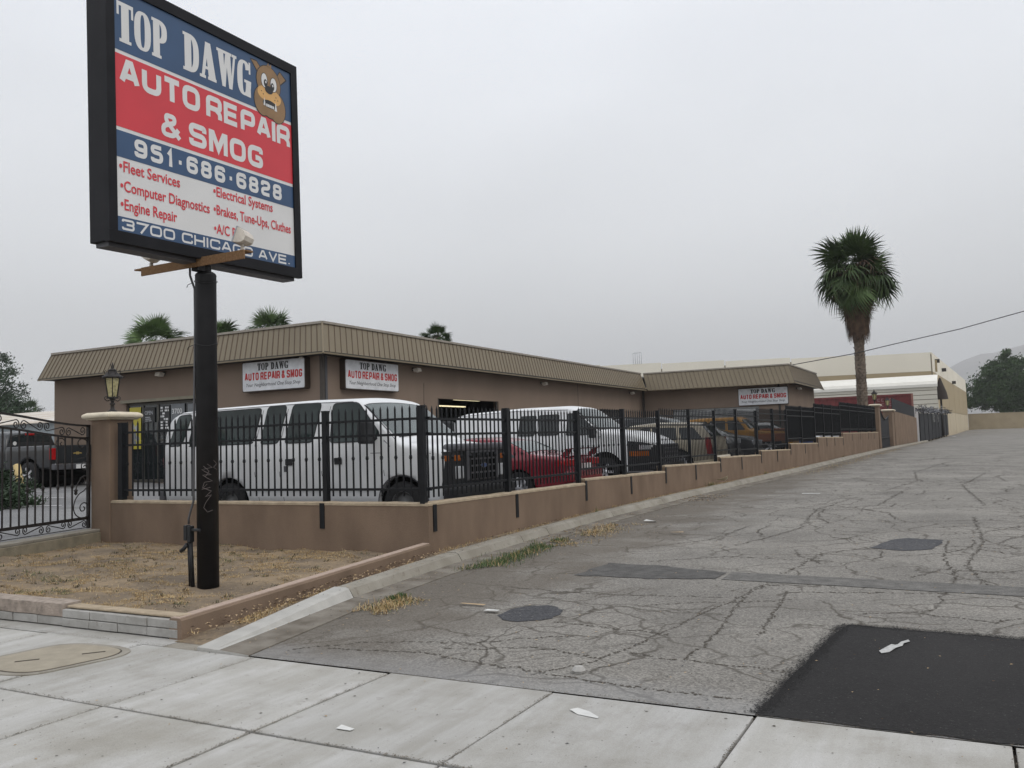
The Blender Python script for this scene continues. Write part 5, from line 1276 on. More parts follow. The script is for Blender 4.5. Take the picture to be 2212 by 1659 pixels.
# --- red coupe, nose towards the shop
def coupe():
    t=empty('red_coupe',(-8.25,16.68,.345),math.pi,'red two door coupe with rear spoiler parked nose in between the two white vans','car')
    # local +x points away from the alley ; rear axle at 0
    zt=[(-1.12,.62),(-1.10,.84),(-1.0,.93),(-.45,.96),(-.25,1.0),(.35,1.26),(.75,1.33),(1.4,1.34),(1.9,1.22),(2.5,.95),(3.2,.86),(3.5,.78),(3.58,.6)]
    zb=[(-1.12,.36),(-.9,.26),(3.2,.22),(3.58,.30)]
    w=[(-1.12,.74),(-1.0,.84),(-.5,.88),(2.6,.88),(3.2,.82),(3.58,.62)]
    c=Car(zt,zb,w,.86,.42,rt=.09,crown=.03,low=.08)
    c.body(-1.12,3.58,'body','redpaint',t,80,wells=((0,.31,.37),(2.6,.31,.37)))
    for x in (0,2.6):
        for s in (-1,1): wheel(t,x,s*.76,.31,.31,s,'alloy',.2)
    for s in (-1,1):
        c.side([(.05,.92),(.42,.90),(.55,1.16),(.36,1.12)],'glass',t,'quarter_window',s,.007,r=.03); c.side([(.50,.90),(1.9,.90),(1.45,1.23),(.68,1.22)],'glass',t,'window',s,.007,r=.05)
        c.sline([(.46,.3),(.44,.85),(.62,1.2)],'ink',t,'door_gap',s,.01,.002)
        pb(t,'tail_light','redlens',-1.135,s*.30,.72,-1.04,s*.80,.86,.02)
        c.side([(-1.08,.72),(-.9,.72),(-.9,.86),(-1.08,.86)],'redlens',t,'tail_light',s,.006)
        m_=pb(t,'wing_mirror','redpaint',1.75,s*.86,.90,1.9,s*1.02,1.02,.03)
    c.top(.30,-.20,.86,.93,'glassblue',t,'rear_window',.008); c.top(1.45,2.35,.86,.93,'glassblue',t,'windshield',.008)
    mm=MB(); mm.hexa([(-1.18,-.74,1.06),(-1.0,-.74,1.05),(-1.0,.74,1.05),(-1.18,.74,1.06),(-1.20,-.74,1.085),(-1.0,-.74,1.07),(-1.0,.74,1.07),(-1.20,.74,1.085)])
    for s in (-1,1): mm.hexa([(-1.08,s*.66,.92),(-.88,s*.66,.92),(-.88,s*.72,.92),(-1.08,s*.72,.92),(-1.14,s*.66,1.06),(-1.04,s*.66,1.06),(-1.04,s*.72,1.06),(-1.14,s*.72,1.06)])
    mm.build('spoiler','redpaint',t,bevel=.01)
    pb(t,'bumper','redpaint',-1.2,-.82,.38,-1.0,.82,.64,.05); pb(t,'number_plate','signwhite',-1.215,-.18,.64,-1.13,.18,.76,.004)
    return t
coupe()
def wagon(name,loc,rz,label,cat,m,L0,L1,zt,zb,w,belt,tum,ax,wr,wins,ws=None,rw=None,style='alloy',tail=None,extra=None,group=None):
    t=empty(name,loc,rz,label,cat,group); c=Car(zt,zb,w,belt,tum,rt=.10,crown=.03)
    c.body(L0,L1,'body',m,t,60,wells=tuple((x,wr,wr+.07) for x in ax))
    hwid=max(q[1] for q in w)
    for x in ax:
        for s in (-1,1): wheel(t,x,s*(hwid-.13),wr,wr,s,style,.22)
    for wp in wins:
        for s in (-1,1): c.side(wp,'glass',t,'window',s,.007,r=.05)
    for a in ([ws] if ws else []): c.top(*a,'glassblue',t,'windshield',.01)
    for a in ([rw] if rw else []): c.top(*a,'glass',t,'rear_window',.01)
    if tail:
        for s in (-1,1): c.side(tail,'redlens',t,'tail_light',s,.012); 
    for s in (-1,1):
        pb(t,'headlight','headlamp',L1-.10,s*.45,belt-.30,L1+.01,s*(hwid-.18),belt-.14,.02)
        pb(t,'wing_mirror','plastic',ax[-1]-.55,s*(hwid-.02),belt+.0,ax[-1]-.40,s*(hwid+.17),belt+.16,.03)
    pb(t,'bumper','plastic',L1-.12,-hwid+.12,.3,L1+.08,hwid-.12,.52,.04); pb(t,'rear_bumper','plastic' if m!='beigepaint' else m,L0-.08,-hwid+.1,.34,L0+.12,hwid-.1,.58,.04)
    return t
# beige wagon, rear towards the alley
wagon('beige_suv',(-7.35,24.95,.44),math.pi,'beige sport utility car with dark glass and spoked wheels, tail against the fence','car','beigepaint',-1.0,3.7,[(-1.0,.8),(-.95,1.1),(-.62,1.48),(-.3,1.53),(.8,1.56),(1.5,1.5),(2.2,1.08),(2.4,1.02),(3.4,.92),(3.68,.75),(3.7,.6)],[(-1,.4),(-.8,.3),(3.5,.3),(3.7,.36)],[(-1,.82),(-.8,.9),(3,.9),(3.5,.82),(3.7,.7)],1.02,.30,(0,2.75),.36,[[(-.72,1.06),(-.1,1.05),(.0,1.40),(-.42,1.40)],[(.02,1.05),(.8,1.04),(.78,1.42),(.1,1.41)],[(.88,1.04),(1.95,1.04),(1.45,1.38),(.86,1.42)]],(1.5,2.15,.86,.92),(-.94,-.62,.9,.82),'alloy',[(-.99,.62),(-.82,.62),(-.80,1.10),(-.93,1.10)])
# tall dark SUV beyond it
wagon('dark_suv',(-8.0,28.6,.50),0,'tall charcoal sport utility car behind the beige one, roof showing above it','car','darkpaint',-3.4,1.2,[(-3.4,.9),(-3.35,1.3),(-3.1,1.68),(-2.6,1.76),(-1.3,1.76),(-.9,1.68),(-.1,1.14),(.7,1.06),(1.1,.95),(1.2,.7)],[(-3.4,.42),(-3.1,.34),(1,.34),(1.2,.4)],[(-3.4,.88),(-3.2,.94),(.7,.94),(1.1,.84),(1.2,.78)],1.1,.25,(-2.6,.2),.38,[[(-3.15,1.15),(-2.3,1.15),(-2.35,1.6),(-3.0,1.58)],[(-2.2,1.15),(-1.4,1.15),(-1.45,1.62),(-2.22,1.61)],[(-1.3,1.15),(-.3,1.15),(-.9,1.58),(-1.32,1.62)]],(-.86,-.16,.9,.95),None,'dark')
# dark sedan
wagon('dark_sedan',(-7.7,31.9,.53),0,'black sedan with pale sky reflections parked before the yellow truck','car','darkpaint',-3.6,.95,[(-3.6,.7),(-3.5,.95),(-2.9,1.02),(-2.3,1.40),(-1.9,1.46),(-1.1,1.46),(-.8,1.38),(0,1.05),(.7,.96),(.9,.8),(.95,.6)],[(-3.6,.4),(-3.4,.28),(.8,.26),(.95,.34)],[(-3.6,.76),(-3.3,.88),(.4,.88),(.8,.80),(.95,.68)],.98,.35,(-2.65,.1),.33,[[(-2.7,1.0),(-1.9,1.0),(-1.85,1.32),(-2.2,1.32)],[(-1.8,1.0),(-.95,1.0),(-.95,1.33),(-1.75,1.33)],[(-.85,1.0),(-.2,1.0),(-.75,1.31),(-.85,1.32)]],(-.78,-.08,.86,.93),(-2.35,-2.85,.86,.9),'dark')
# yellow and orange truck
ty=wagon('yellow_truck',(-7.7,37.9,.63),0,'yellow off-road truck with orange fenders near the far end of the yard','truck','yellowpaint',-3.3,1.25,[(-3.3,.9),(-3.28,1.55),(-3.15,1.66),(-2.6,1.70),(-1.0,1.70),(-.85,1.62),(-.45,1.15),(-.3,1.12),(1.0,1.04),(1.22,.95),(1.25,.7)],[(-3.3,.52),(1.25,.5)],[(-3.3,.86),(-3.1,.9),(1.0,.88),(1.25,.8)],1.1,.12,(-2.4,.35),.42,[[(-3.1,1.15),(-2.3,1.15),(-2.3,1.56),(-3.08,1.56)],[(-2.2,1.15),(-1.5,1.15),(-1.5,1.57),(-2.2,1.57)],[(-1.4,1.15),(-.65,1.15),(-.95,1.56),(-1.4,1.57)]],(-.82,-.48,.92,.95),None,'dark')
for s in (-1,1): pb(ty,'fender','orangepaint',-.25,s*.88,.62,1.15,s*.95,.95,.05); 
pb(ty,'orange_hood','orangepaint',-.2,-.8,1.075,1.1,.8,1.16,.04)
wagon('white_sedan',(-8.0,45.2,.70),0,'white sedan parked beyond the yellow truck, seen over the wall','car','vanwhite',-3.5,1.0,[(-3.5,.7),(-3.4,.95),(-2.9,1.02),(-2.2,1.40),(-1.1,1.44),(-.8,1.38),(0,1.02),(.7,.95),(.95,.8),(1,.6)],[(-3.5,.4),(1,.36)],[(-3.5,.78),(-3.2,.88),(.5,.88),(1,.7)],.98,.35,(-2.6,.1),.33,[[(-2.6,1.0),(-1.7,1.0),(-1.7,1.31),(-2.1,1.31)],[(-1.6,1.0),(-.2,1.0),(-.8,1.29),(-1.6,1.32)]],(-.78,-.08,.86,.93),None,'alloy')
t=empty('blue_tarp',(-6.45,42.6,1.32),.1,'blue and white covered trailer load just behind the wall top','trailer')
mm=MB(); mm.hexa([(-1.0,-1.0,-.8),(.35,-1.0,-.8),(.35,1.2,-.8),(-1.0,1.2,-.8),(-1.0,-1.0,.0),(.35,-1.0,.02),(.35,1.2,.05),(-1.0,1.2,.05)]); mm.build('load','bluepaint',t,bevel=.05)
mm=MB(); mm.hexa([(-.9,-.2,.0),(.3,.1,.0),(.3,1.1,.04),(-.9,1.1,.04),(-.8,.0,.16),(.1,.3,.10),(.1,1.0,.12),(-.8,1.0,.18)]); mm.build('cover','vanwhite',t,bevel=.03)

# --- black pickup outside the gate
def pickup():
    rz=math.pi+.03; ax0=Vector((-26.05,17.68,0)); z0=.64
    t=empty('pickup_truck',(ax0.x,ax0.y,z0),rz,'black lifted pickup truck with gold badge on its tailgate, seen through the gate','pickup truck')
    # bed: rear axle at 0 , +x forward
    c=Car([(-1.15,.80),(-1.13,1.40),(1.15,1.40)],[(-1.15,.62),(1.15,.60)],[(-1.15,.97),(1.15,.99)],1.30,.3,rt=.04,crown=.0,low=.03)
    c.body(-1.15,1.18,'bed','darkpaint',t,24,wells=((0,.46,.54),))
    cab=Car([(1.22,1.40),(1.24,1.45),(1.36,1.84),(1.6,1.93),(2.8,1.95),(3.1,1.86),(3.9,1.36),(5.0,1.28),(5.3,1.1),(5.36,.9)],[(1.22,.6),(5.36,.62)],[(1.22,.97),(4.9,.98),(5.36,.86)],1.36,.28,rt=.12,crown=.03)
    cab.body(1.22,5.36,'cab','darkpaint',t,60,wells=((4.15,.46,.54),))
    for x in (0,4.15):
        for s in (-1,1): wheel(t,x,s*.86,.43,.43,s,'dark',.30)
    cab.top(1.27,1.50,.86,.80,'glass',t,'rear_window',.01,6)
    for s in (-1,1):
        cab.side([(1.45,1.42),(2.35,1.42),(2.35,1.80),(1.62,1.79)],'glass',t,'window',s,.007,r=.05); cab.side([(2.45,1.42),(3.5,1.42),(3.0,1.80),(2.45,1.81)],'glass',t,'window',s,.007,r=.05)
        pb(t,'tail_light','redlens',-1.17,s*.80,.92,-1.08,s*.985,1.30,.01)
    pb(t,'brake_light','redlens',1.30,-.16,1.80,1.42,.16,1.87,.01)
    pb(t,'tailgate','darkpaint',-1.17,-.78,.80,-1.13,.78,1.38,.02); pb(t,'bumper','greyplastic',-1.33,-.95,.58,-1.12,.95,.78,.03); pb(t,'bumper_trim','chrome',-1.335,-.93,.75,-1.30,.93,.785,.01); pb(t,'number_plate','signwhite',-1.35,-.17,.60,-1.33,.17,.74,.0)
    mm=MB(); mm.prism([(-.16,1.10),(-.05,1.10),(-.05,1.075),(.05,1.075),(.05,1.10),(.16,1.10),(.14,1.14),(.05,1.14),(.05,1.165),(-.05,1.165),(-.05,1.14),(-.14,1.14)],'x',-1.19,-1.171); mm.build('badge','gold',t)
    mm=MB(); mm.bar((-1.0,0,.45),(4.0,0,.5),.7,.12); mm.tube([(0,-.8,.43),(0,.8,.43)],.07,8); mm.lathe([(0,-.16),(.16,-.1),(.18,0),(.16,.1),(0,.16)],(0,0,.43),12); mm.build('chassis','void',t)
    mm=MB(); mm.ngon([(1.255,.62+.07*math.cos(k*.628),1.52+.07*math.sin(k*.628)) for k in range(10)]); mm.build('round_sticker','signwhite',t).location.x=-.03
    t.scale=(.93,.93,.93); return t
pickup()
t=empty('bollard',(-22.31,14.19,.52),0,'leaning cream yellow bollard in the parking lot behind the gate','bollard')
mm=MB(); mm.tube([(0,0,-.05),(-.05,0,.45),(-.19,.0,.88),(-.195,0,.91)],[.095,.095,.09,.03],14); mm.build('post','bollard',t)

# ============================================================ YARD BACKDROP AND FAR END OF THE ALLEY
pillar(-5.42,59.6,-4.95,60.6,.25,3.25,'tan gate pillar at the far end of the long alley wall',.12)
pillar(-5.35,67.4,-4.72,69.2,.25,3.05,'second tan pillar beyond the far alley gate',.12)
lantern((-5.19,60.0,3.25),1.1,'black lantern on the cream cap of the pillar ending the alley wall',.2)
lantern((-5.04,68.2,3.05),1.1,'black lantern on the farthest pillar beyond the alley gate',.2)
t=empty('alley_gate',(-5.1,60.7,.3),math.radians(89),'black screened swing gate with curved top between the two far pillars','gate')
mm=MB(); N=12
gh=lambda q: 2.95-1.0*math.sin(min(1,q*1.6)*math.pi/2)+ (0 if q<.62 else .8*(q-.62))
for k in range(N): a=k/N; b=(k+1)/N; mm.hexa([(6.6*a,-.02,.05),(6.6*b,-.02,.05),(6.6*b,.02,.05),(6.6*a,.02,.05),(6.6*a,-.02,gh(a)),(6.6*b,-.02,gh(b)),(6.6*b,.02,gh(b)),(6.6*a,.02,gh(a))])
mm.build('gate_panel','screen',t)
mm=MB(); mm.tube([(6.6*k/N,-.04,gh(k/N)+.03) for k in range(N+1)],.04,6); mm.bar((0,-.05,.75),(6.6,-.05,.75),.05,.06); mm.bar((0,-.05,.1),(6.6,-.05,.1),.05,.06); mm.build('gate_frame','black_metal',t)
# wall stub, with black fence above
t=empty('alley_wall',(0,0,0),0,'short tan stucco wall running on from the second far pillar','wall')
mm=MB(); mm.hexa([(-5.0,69.3,.1),(-4.69,69.3,.1),(-4.07,87,.1),(-4.4,87,.1),(-5.0,69.3,2.92),(-4.69,69.3,2.92),(-4.07,87,2.58),(-4.4,87,2.58)]); mm.build('wall_face','stucco',t)
mm=MB(); mm.hexa([(-4.86,69.3,2.9),(-4.82,69.3,2.9),(-4.22,87,2.55),(-4.26,87,2.55),(-4.86,69.3,3.9),(-4.82,69.3,3.9),(-4.22,87,3.6),(-4.26,87,3.6)]); mm.build('screen_panel','screen',t)
t=empty('gate_post',(-4.05,88,.25),0,'slim white steel post between the tan wall and the black fence','post')
mm=MB(); mm.box(-.1,-.1,-.1,.1,.1,2.9); mm.box(-.22,-.05,-.1,-.14,.05,3.3); mm.build('post','signwhite',t)
bf=empty('screened_fence',(0,0,0),0,'tall black screened fence with grey debris on top, before the warehouse','fence')
A=Vector((-3.98,89.5,0)); B=Vector((-2.42,138,0)); N=9
for k in range(N):
    a=A.lerp(B,k/N); b=A.lerp(B,(k+1)/N); za=.3+.25*k/N; zb=.3+.25*(k+1)/N; mm=MB()
    mm.hexa([(a.x-.03,a.y+.05,za),(a.x+.03,a.y+.05,za),(b.x+.03,b.y-.05,zb),(b.x-.03,b.y-.05,zb),(a.x-.03,a.y+.05,3.0+.05*k),(a.x+.03,a.y+.05,3.0+.05*k),(b.x+.03,b.y-.05,3.05+.05*k),(b.x-.03,b.y-.05,3.05+.05*k)]); mm.build('fence_panel','screen',bf)
    mm=MB(); mm.box(a.x-.06,a.y-.06,.2,a.x+.07,a.y+.06,3.15+.05*k); mm.build('post','black_metal',bf)
mm=MB(); r3_=random.Random(3)
for k in range(1500):
    q=r3_.random(); p=A.lerp(B,q); x=p.x+r3_.gauss(0,.25); z=3.15+.45*q+abs(r3_.gauss(0,.22)); mm.cur=r3_.choice([0,0,1,2]); d=Vector((r3_.gauss(0,1),r3_.gauss(0,1),r3_.gauss(0,.7))).normalized()*r3_.uniform(.1,.35)
    s_=Vector((0,0,.03)); P0=Vector((x,p.y,z)); mm.quad(P0-s_,P0+d-s_,P0+d+s_,P0+s_)
for k in range(260):   # torn bits hanging
    p=A.lerp(B,r3_.choice([.38,.42,.55])+r3_.gauss(0,.012)); mm.cur=1; P0=Vector((p.x+.06,p.y,3.1-r3_.random()*.9)); mm.quad(P0,P0+Vector((0,.2,.02)),P0+Vector((0,.2,.1)),P0+Vector((0,0,.1)))
o=mm.build('debris',['greyplastic','silver','ink'],bf,fix=False); o['kind']='stuff'
# red container
t=empty('shipping_container',(-9.9,88.6,1.2),0,'dark red corrugated shipping container behind the palm','container')
mm=MB(); x=-3.3-4.0; X1=5.5; y=0
k=0; xx=-7.3
while xx<X1-.01:
    q=MB(); d=.0 if k%2 else -.06; q.box(xx,-1.22+d,0,min(xx+.36,X1),-1.0,3.5); 
    if k%1==0: q.build('corrugated_panel','contred',t)
    xx+=.36; k+=1
mm.box(-7.3,-1.0,0,X1,1.2,3.5); mm.build('container_shell','contred',t)
for z in (0,3.5): q=MB(); q.box(-7.35,-1.33,z-.05,X1+.08,-1.0,z+.14); q.build('frame_rail','contred',t)
q=MB(); q.box(X1-.02,-1.36,0,X1+.14,-1.0,3.64); q.build('corner_post',mat('container_edge',(.22,.10,.08),.7,0,.3,2),t)
pl=mat('faded_print',(.24,.13,.13),.7)
q=MB()
for r_,(z,n_) in enumerate(((3.0,4),(2.55,7))):
    for i in range(n_):
        x=2.6+.34*i; q.quad((x,-1.30,z),(x+.2,-1.30,z),(x+.2,-1.30,z+.06),(x,-1.30,z+.06)); q.quad((x,-1.30,z+.22),(x+.2,-1.30,z+.22),(x+.2,-1.30,z+.28),(x,-1.30,z+.28)); q.quad((x,-1.30,z+.06),(x+.05,-1.30,z+.06),(x+.05,-1.30,z+.22),(x,-1.30,z+.22))
q.build('stencil_print',pl,t,fix=False)
# metal shed with barrel eave
t=empty('metal_shed',(-3.1,121,1.2),0,'pale horizontally ribbed metal shed with rounded eave behind the red container','shed')
z=0; W0=-22
while z<6.0:
    q=MB(); q.hexa([(W0,-.02,z),(0,-.02,z),(0,.1,z),(W0,.1,z),(W0,-.06,z+.50),(0,-.06,z+.50),(0,.1,z+.50),(W0,.1,z+.50)]); q.build('wall_panel','shed',t); z+=.58
q=MB(); q.smooth=True; pr=[(-.25,5.6),(-.28,5.95),(-.1,6.25),(.35,6.5),(1.2,6.75),(3.5,7.3)]
for a,b in zip(pr,pr[1:]): q.quad((W0,a[0],a[1]+.0),(.1,a[0],a[1]),(.1,b[0],b[1]),(W0,b[0],b[1]))
q.build('roof','shedroof',t,fix=False)
q=MB(); q.ngon([(-.02,.1,0),(-.02,3.5,0),(-.02,3.5,7.2),(-.02,1.2,6.7),(-.02,.1,6.0)]); q.build('end_wall','shed',t,fix=False)
q=MB(); q.quad((W0,.09,-1),(0,.09,-1),(0,.09,6),(W0,.09,6)); q.build('wall_backing','wareseam',t)
# warehouse
wh=empty('warehouse',(0,0,0),0,'large cream concrete warehouse with tan base band filling the end of the alley','building')
c0=Vector((-3.78,132,0)); cl=Vector((-58,120.5,0)); cr=Vector((.25,219.5,0)); ZW=12.05
def wseg(a,b,z0,z1,m_,name,out,off=0):
    d=(b-a).normalized(); n=Vector((d.y,-d.x,0))*out; th=.4; q=MB(); a2=a+n*off; b2=b+n*off
    q.hexa([(a2.x,a2.y,z0),(b2.x,b2.y,z0),(b2.x-n.x*th,b2.y-n.y*th,z0),(a2.x-n.x*th,a2.y-n.y*th,z0),(a2.x,a2.y,z1),(b2.x,b2.y,z1),(b2.x-n.x*th,b2.y-n.y*th,z1),(a2.x-n.x*th,a2.y-n.y*th,z1)]); return q.build(name,m_,wh)
warelow=mat('warehouse_lower',(.50,.43,.31),.9,0,.06,.3)
for i in range(6):
    a=cl.lerp(c0,i/6); b=cl.lerp(c0,(i+1)/6-.003)
    wseg(a,b,9.45,ZW+(5-i)*.16,'ware','wall_panel',1); wseg(a,b,.5,9.43,'waretan','wall_panel',1,.03)
wseg(cl,c0,1,ZW-.3,'wareseam','joint_backing',1,-.06)
for i in range(6):
    a=c0.lerp(cr,i/6+.002); b=c0.lerp(cr,(i+1)/6-.002)
    wseg(a,b,9.4,ZW,'ware','wall_panel',1); wseg(a,b,4.2,9.37,'waretan','wall_panel',1,.02); wseg(a,b,.3,4.15,warelow,'wall_panel',1)
wseg(c0,cr,.3,ZW-.2,'wareseam','joint_backing',1,-.06)
q=MB(); q.quad((cl.x,cl.y,ZW-.6),(c0.x,c0.y,ZW-.6),(cr.x,cr.y,ZW-.6),(-60,219,ZW-.6)); q.build('roof','gravelroof',wh)
for q_,z in ((.06,11.2),(.20,10.6),(.46,9.6)):
    p=c0.lerp(cr,q_); q=MB(); q.box(p.x-.1,p.y-.4,z-.3,p.x+.6,p.y+.4,z+.2); q.build('wall_lamp','trim',wh)
q=MB(); p=c0.lerp(cr,.06); q.box(p.x,p.y-.6,9.6,p.x+.25,p.y,ZW-.8); q.build('downspout','waretan',wh)
q=MB()
for k in range(5): x=-43.6+.32*k; q.tube([(x,122,12.5),(x,122,14.2)],.03,5)
for z in (14.2,): q.tube([(-43.6,122,z),(-42.3,122,z)],.03,5)
q.build('roof_ladder_rail','silver',wh)
t=empty('tent_sign_post',(-2.75,122.4,.5),0,'dark pointed cone on a slim post by the corner of the shed','post')
q=MB(); q.tube([(0,0,0),(0,0,5.0)],.12,6); q.build('post','trim',t); q=MB(); q.lathe([(.85,4.7),(.7,5.6),(.1,7.4),(0,7.5)],n=10); q.lathe([(0,4.7),(.85,4.7)],n=10); q.build('cone',mat('cone_brown',(.03,.022,.018),.9),t)
# yellow block wall closing the alley
t=empty('end_wall',(0,222,0),0,'low yellowish block wall closing the far end of the alley under the green tree','wall')
q=MB(); q.box(.3,0,.2,70,.4,4.3); q.build('wall_body','yellowwall',t); q=MB(); q.box(.3,-.05,4.3,70,.45,4.5); q.build('coping','yellowwall',t)
# white roofed building on the left, beyond the pickup
t=empty('low_white_building',(0,0,0),0,'low pale building with a rust streaked white metal roof beyond the pickup','building')
q=MB(); q.box(-110,45,.2,-60,60,4.4); q.build('wall','bluewall',t)
k=0; x=-110
while x<-59.5:
    q=MB(); q.hexa([(x,44.4,4.35),(x+1.96,44.4,4.35),(x+1.96,52,5.85),(x,52,5.85),(x,44.4,4.42),(x+1.96,44.4,4.42),(x+1.96,52,5.92),(x,52,5.92)]); q.build('roof_sheet','roofmetal',t); x+=2
q=MB(); q.box(-72,44.97,.4,-70,44.99,2.6); q.build('door','trim',t)

# overhead wire
t=empty('overhead_wire',(0,0,0),0,'single thin overhead cable rising to the right from the shop roof past the palm','cable')
pts=[(-8.57,50,5.38),(-5.23,50,5.77),(-3.27,50,6.12),(-.03,50,6.66),(2.86,50,7.30),(7,50,8.5),(12,50,10.2)]
q=MB(); q.tube(pts,.022,6); q.build('cable','ink',t)

# ============================================================ TREES
def frond_mesh(Lp, Lb, nb, droop, seed, dead=False):
    r=random.Random(seed); mm=MB(); mm.cur=0
    # petiole along +x, arching
    def pet(q): return Vector((Lp*q,0,-.10*Lp*q*q))
    for k in range(3):
        a=pet(k/3); b=pet((k+1)/3); mm.quad(a+Vector((0,-.02,0)),b+Vector((0,-.015,0)),b+Vector((0,.015,0)),a+Vector((0,.02,0)))
    base=pet(1)
    for k in range(nb):
        f=(k+.5)/nb*2-1; ang=f*math.radians(118); L=Lb*(1-.30*f*f)*r.uniform(.85,1.08)
        d=Vector((math.cos(ang),math.sin(ang),.12*math.cos(k*2.1))); w=Lb*.044; p=base.copy(); dd=droop*r.uniform(.7,1.3); s_=Vector((-d.y,d.x,0)).normalized()
        n=4; prev=None
        for j in range(n+1):
            q=j/n; pt=base+d*(L*(q-.0)*(1-.25*dd*q*q)); pt.z-=dd*L*q**2.4*.9; ww=w*(.35+1.3*q if q<.45 else max(.04,1.0*(1-q)/.55))
            i=len(mm.v); mm.v+=[tuple(pt-s_*ww),tuple(pt+s_*ww)]
            if prev is not None: mm.face((prev,prev+1,i+1,i))
            prev=i
    return mm
def fan_palm(name,loc,th,tr,cr,nl,nd,label,seed,skirt=0,trunk_from=0,cat='palm tree',group=None,green=('frond','frond2'),sc=1,emit_ratio=.5):
    r=random.Random(seed); t=empty(name,loc,0,label,cat,group)
    mm=MB(); n=26; mm.smooth=True; prof=[(tr*(1.25-.3*k/n+.05*math.sin(k*1.7)),th*k/n-.3) for k in range(n+1)]; mm.lathe(prof,n=16)
    mm.smooth=False
    # old leaf bases
    k=0; zz_=trunk_from
    while zz_<th:
        for q in range(9):
            a=q*2*math.pi/9+k*.37; rr=tr*(1.05-.12*zz_/th); b0=Vector((math.cos(a)*rr,math.sin(a)*rr,zz_)); t_=Vector((-math.sin(a),math.cos(a),0))*.09; o_=Vector((math.cos(a),math.sin(a),0))
            e_=r.uniform(.03,.12); mm.ngon([b0-t_,b0+t_,b0+o_*e_+Vector((0,0,.17))+t_*.3,b0+o_*e_+Vector((0,0,.17))-t_*.3])
        zz_+=.16; k+=1
    mm.build('trunk','bark',t,fix=False)
    var=[frond_mesh(cr*.46,cr*.52,26,dr,seed*10+i) for i,dr in enumerate((.08,.35,.75,1.1))]
    gm=[[v.build('frond',m_,None,link=False,fix=False).data for v in var] for m_ in green]
    dv=[frond_mesh(cr*.30,cr*.44,14,.5+.3*i,seed*20+i).build('frond','dead',None,link=False,fix=False).data for i in range(3)]
    def put(data,nm,z,az,el,roll,s=1):
        o=bpy.data.objects.new(nm,data); C.objects.link(o); o.parent=t; o.location=(0.12*math.cos(az),.12*math.sin(az),z); o.rotation_euler=Matrix.Rotation(az,3,'Z').to_4x4().to_3x3().__matmul__(Matrix.Rotation(-el,3,'Y')).__matmul__(Matrix.Rotation(roll,3,'X')).to_euler(); o.scale=(s,s,s); return o
    for k in range(nl):
        q=(k+.5)/nl; el=math.radians(88-q*140)+r.gauss(0,.16); az=k*2.39996+r.gauss(0,.2)
        vi=min(3,int(q*3.2+r.random())); put(gm[1 if r.random()<.22 else 0][vi],'frond',th-.1-q*.4*cr*.45,az,el,r.gauss(0,.6),r.uniform(.72,1.08)*(1 if q>.25 else .92))
    for k in range(nd):
        q=r.random(); az=r.uniform(0,6.283)
        if q<.42: el=math.radians(r.uniform(-40,40)); z=th-.2-.6*r.random(); s=.95
        else: el=math.radians(r.uniform(-90,-78)); z=th-.2-skirt*.55*r.random(); s=r.uniform(.75,1.0)
        o=put(dv[r.randrange(3)],'dead_frond',z,az,el,r.gauss(0,.5),s)
    if skirt:   # hanging thatch right against the trunk
        mm=MB()
        for k in range(2600):
            az=r.uniform(0,6.283); z=th-.4-r.random()*skirt*1.15; rr=tr+.2+(.75*(z-(th-skirt*1.4))/(skirt*1.4))*r.random()+.1*r.random(); L=r.uniform(.5,1.2); p0=Vector((rr*math.cos(az),rr*math.sin(az),z)); s_=Vector((-math.sin(az),math.cos(az),0))*.03; p1=p0+Vector((math.cos(az)*.06,math.sin(az)*.06,-L)); mm.quad(p0-s_,p0+s_,p1+s_*.3,p1-s_*.3)
        o=mm.build('thatch','dead',t,fix=False); o['kind']='stuff'
    return t
fan_palm('fan_palm',(-5.62,57,.85),10.9,.27,3.0,76,120,'tall fan palm with a brown thatch skirt standing behind the screened fence',11,skirt=2.9)
# two dark stumps of wall ivy at its foot
for i,(px,py,top,cr,lb) in enumerate(((-48.9,40.5,9.3,2.5,'large fan palm crown above the roof, left of the sign pole'),(-43.2,41,9.0,2.0,'fan palm crown half hidden behind the sign pole'),(-39.7,42,9.5,1.9,'fan palm crown above the roof just right of the sign pole'),(-27.6,43,8.0,1.15,'small dark fan palm crown above the middle of the shop roof'))):
    fan_palm('fan_palm',(px,py,.5),top-.5,.22,cr,50,14,lb,30+i,skirt=.5,trunk_from=5,group=None,green=('frond2','frond') if i<3 else ('frond','frond'))
fan_palm('fan_palm',(-115.5,74.5,.5),7.6,.3,2.4,26,12,'small distant fan palm above the white roof at left',50,skirt=.4,trunk_from=4,green=('frond','frond'))
fan_palm('fan_palm',(-104,73,.5),6.9,.3,2.1,22,8,'distant fan palm peeking out at the left edge of the shop',51,skirt=.4,trunk_from=4,green=('frond','frond'))
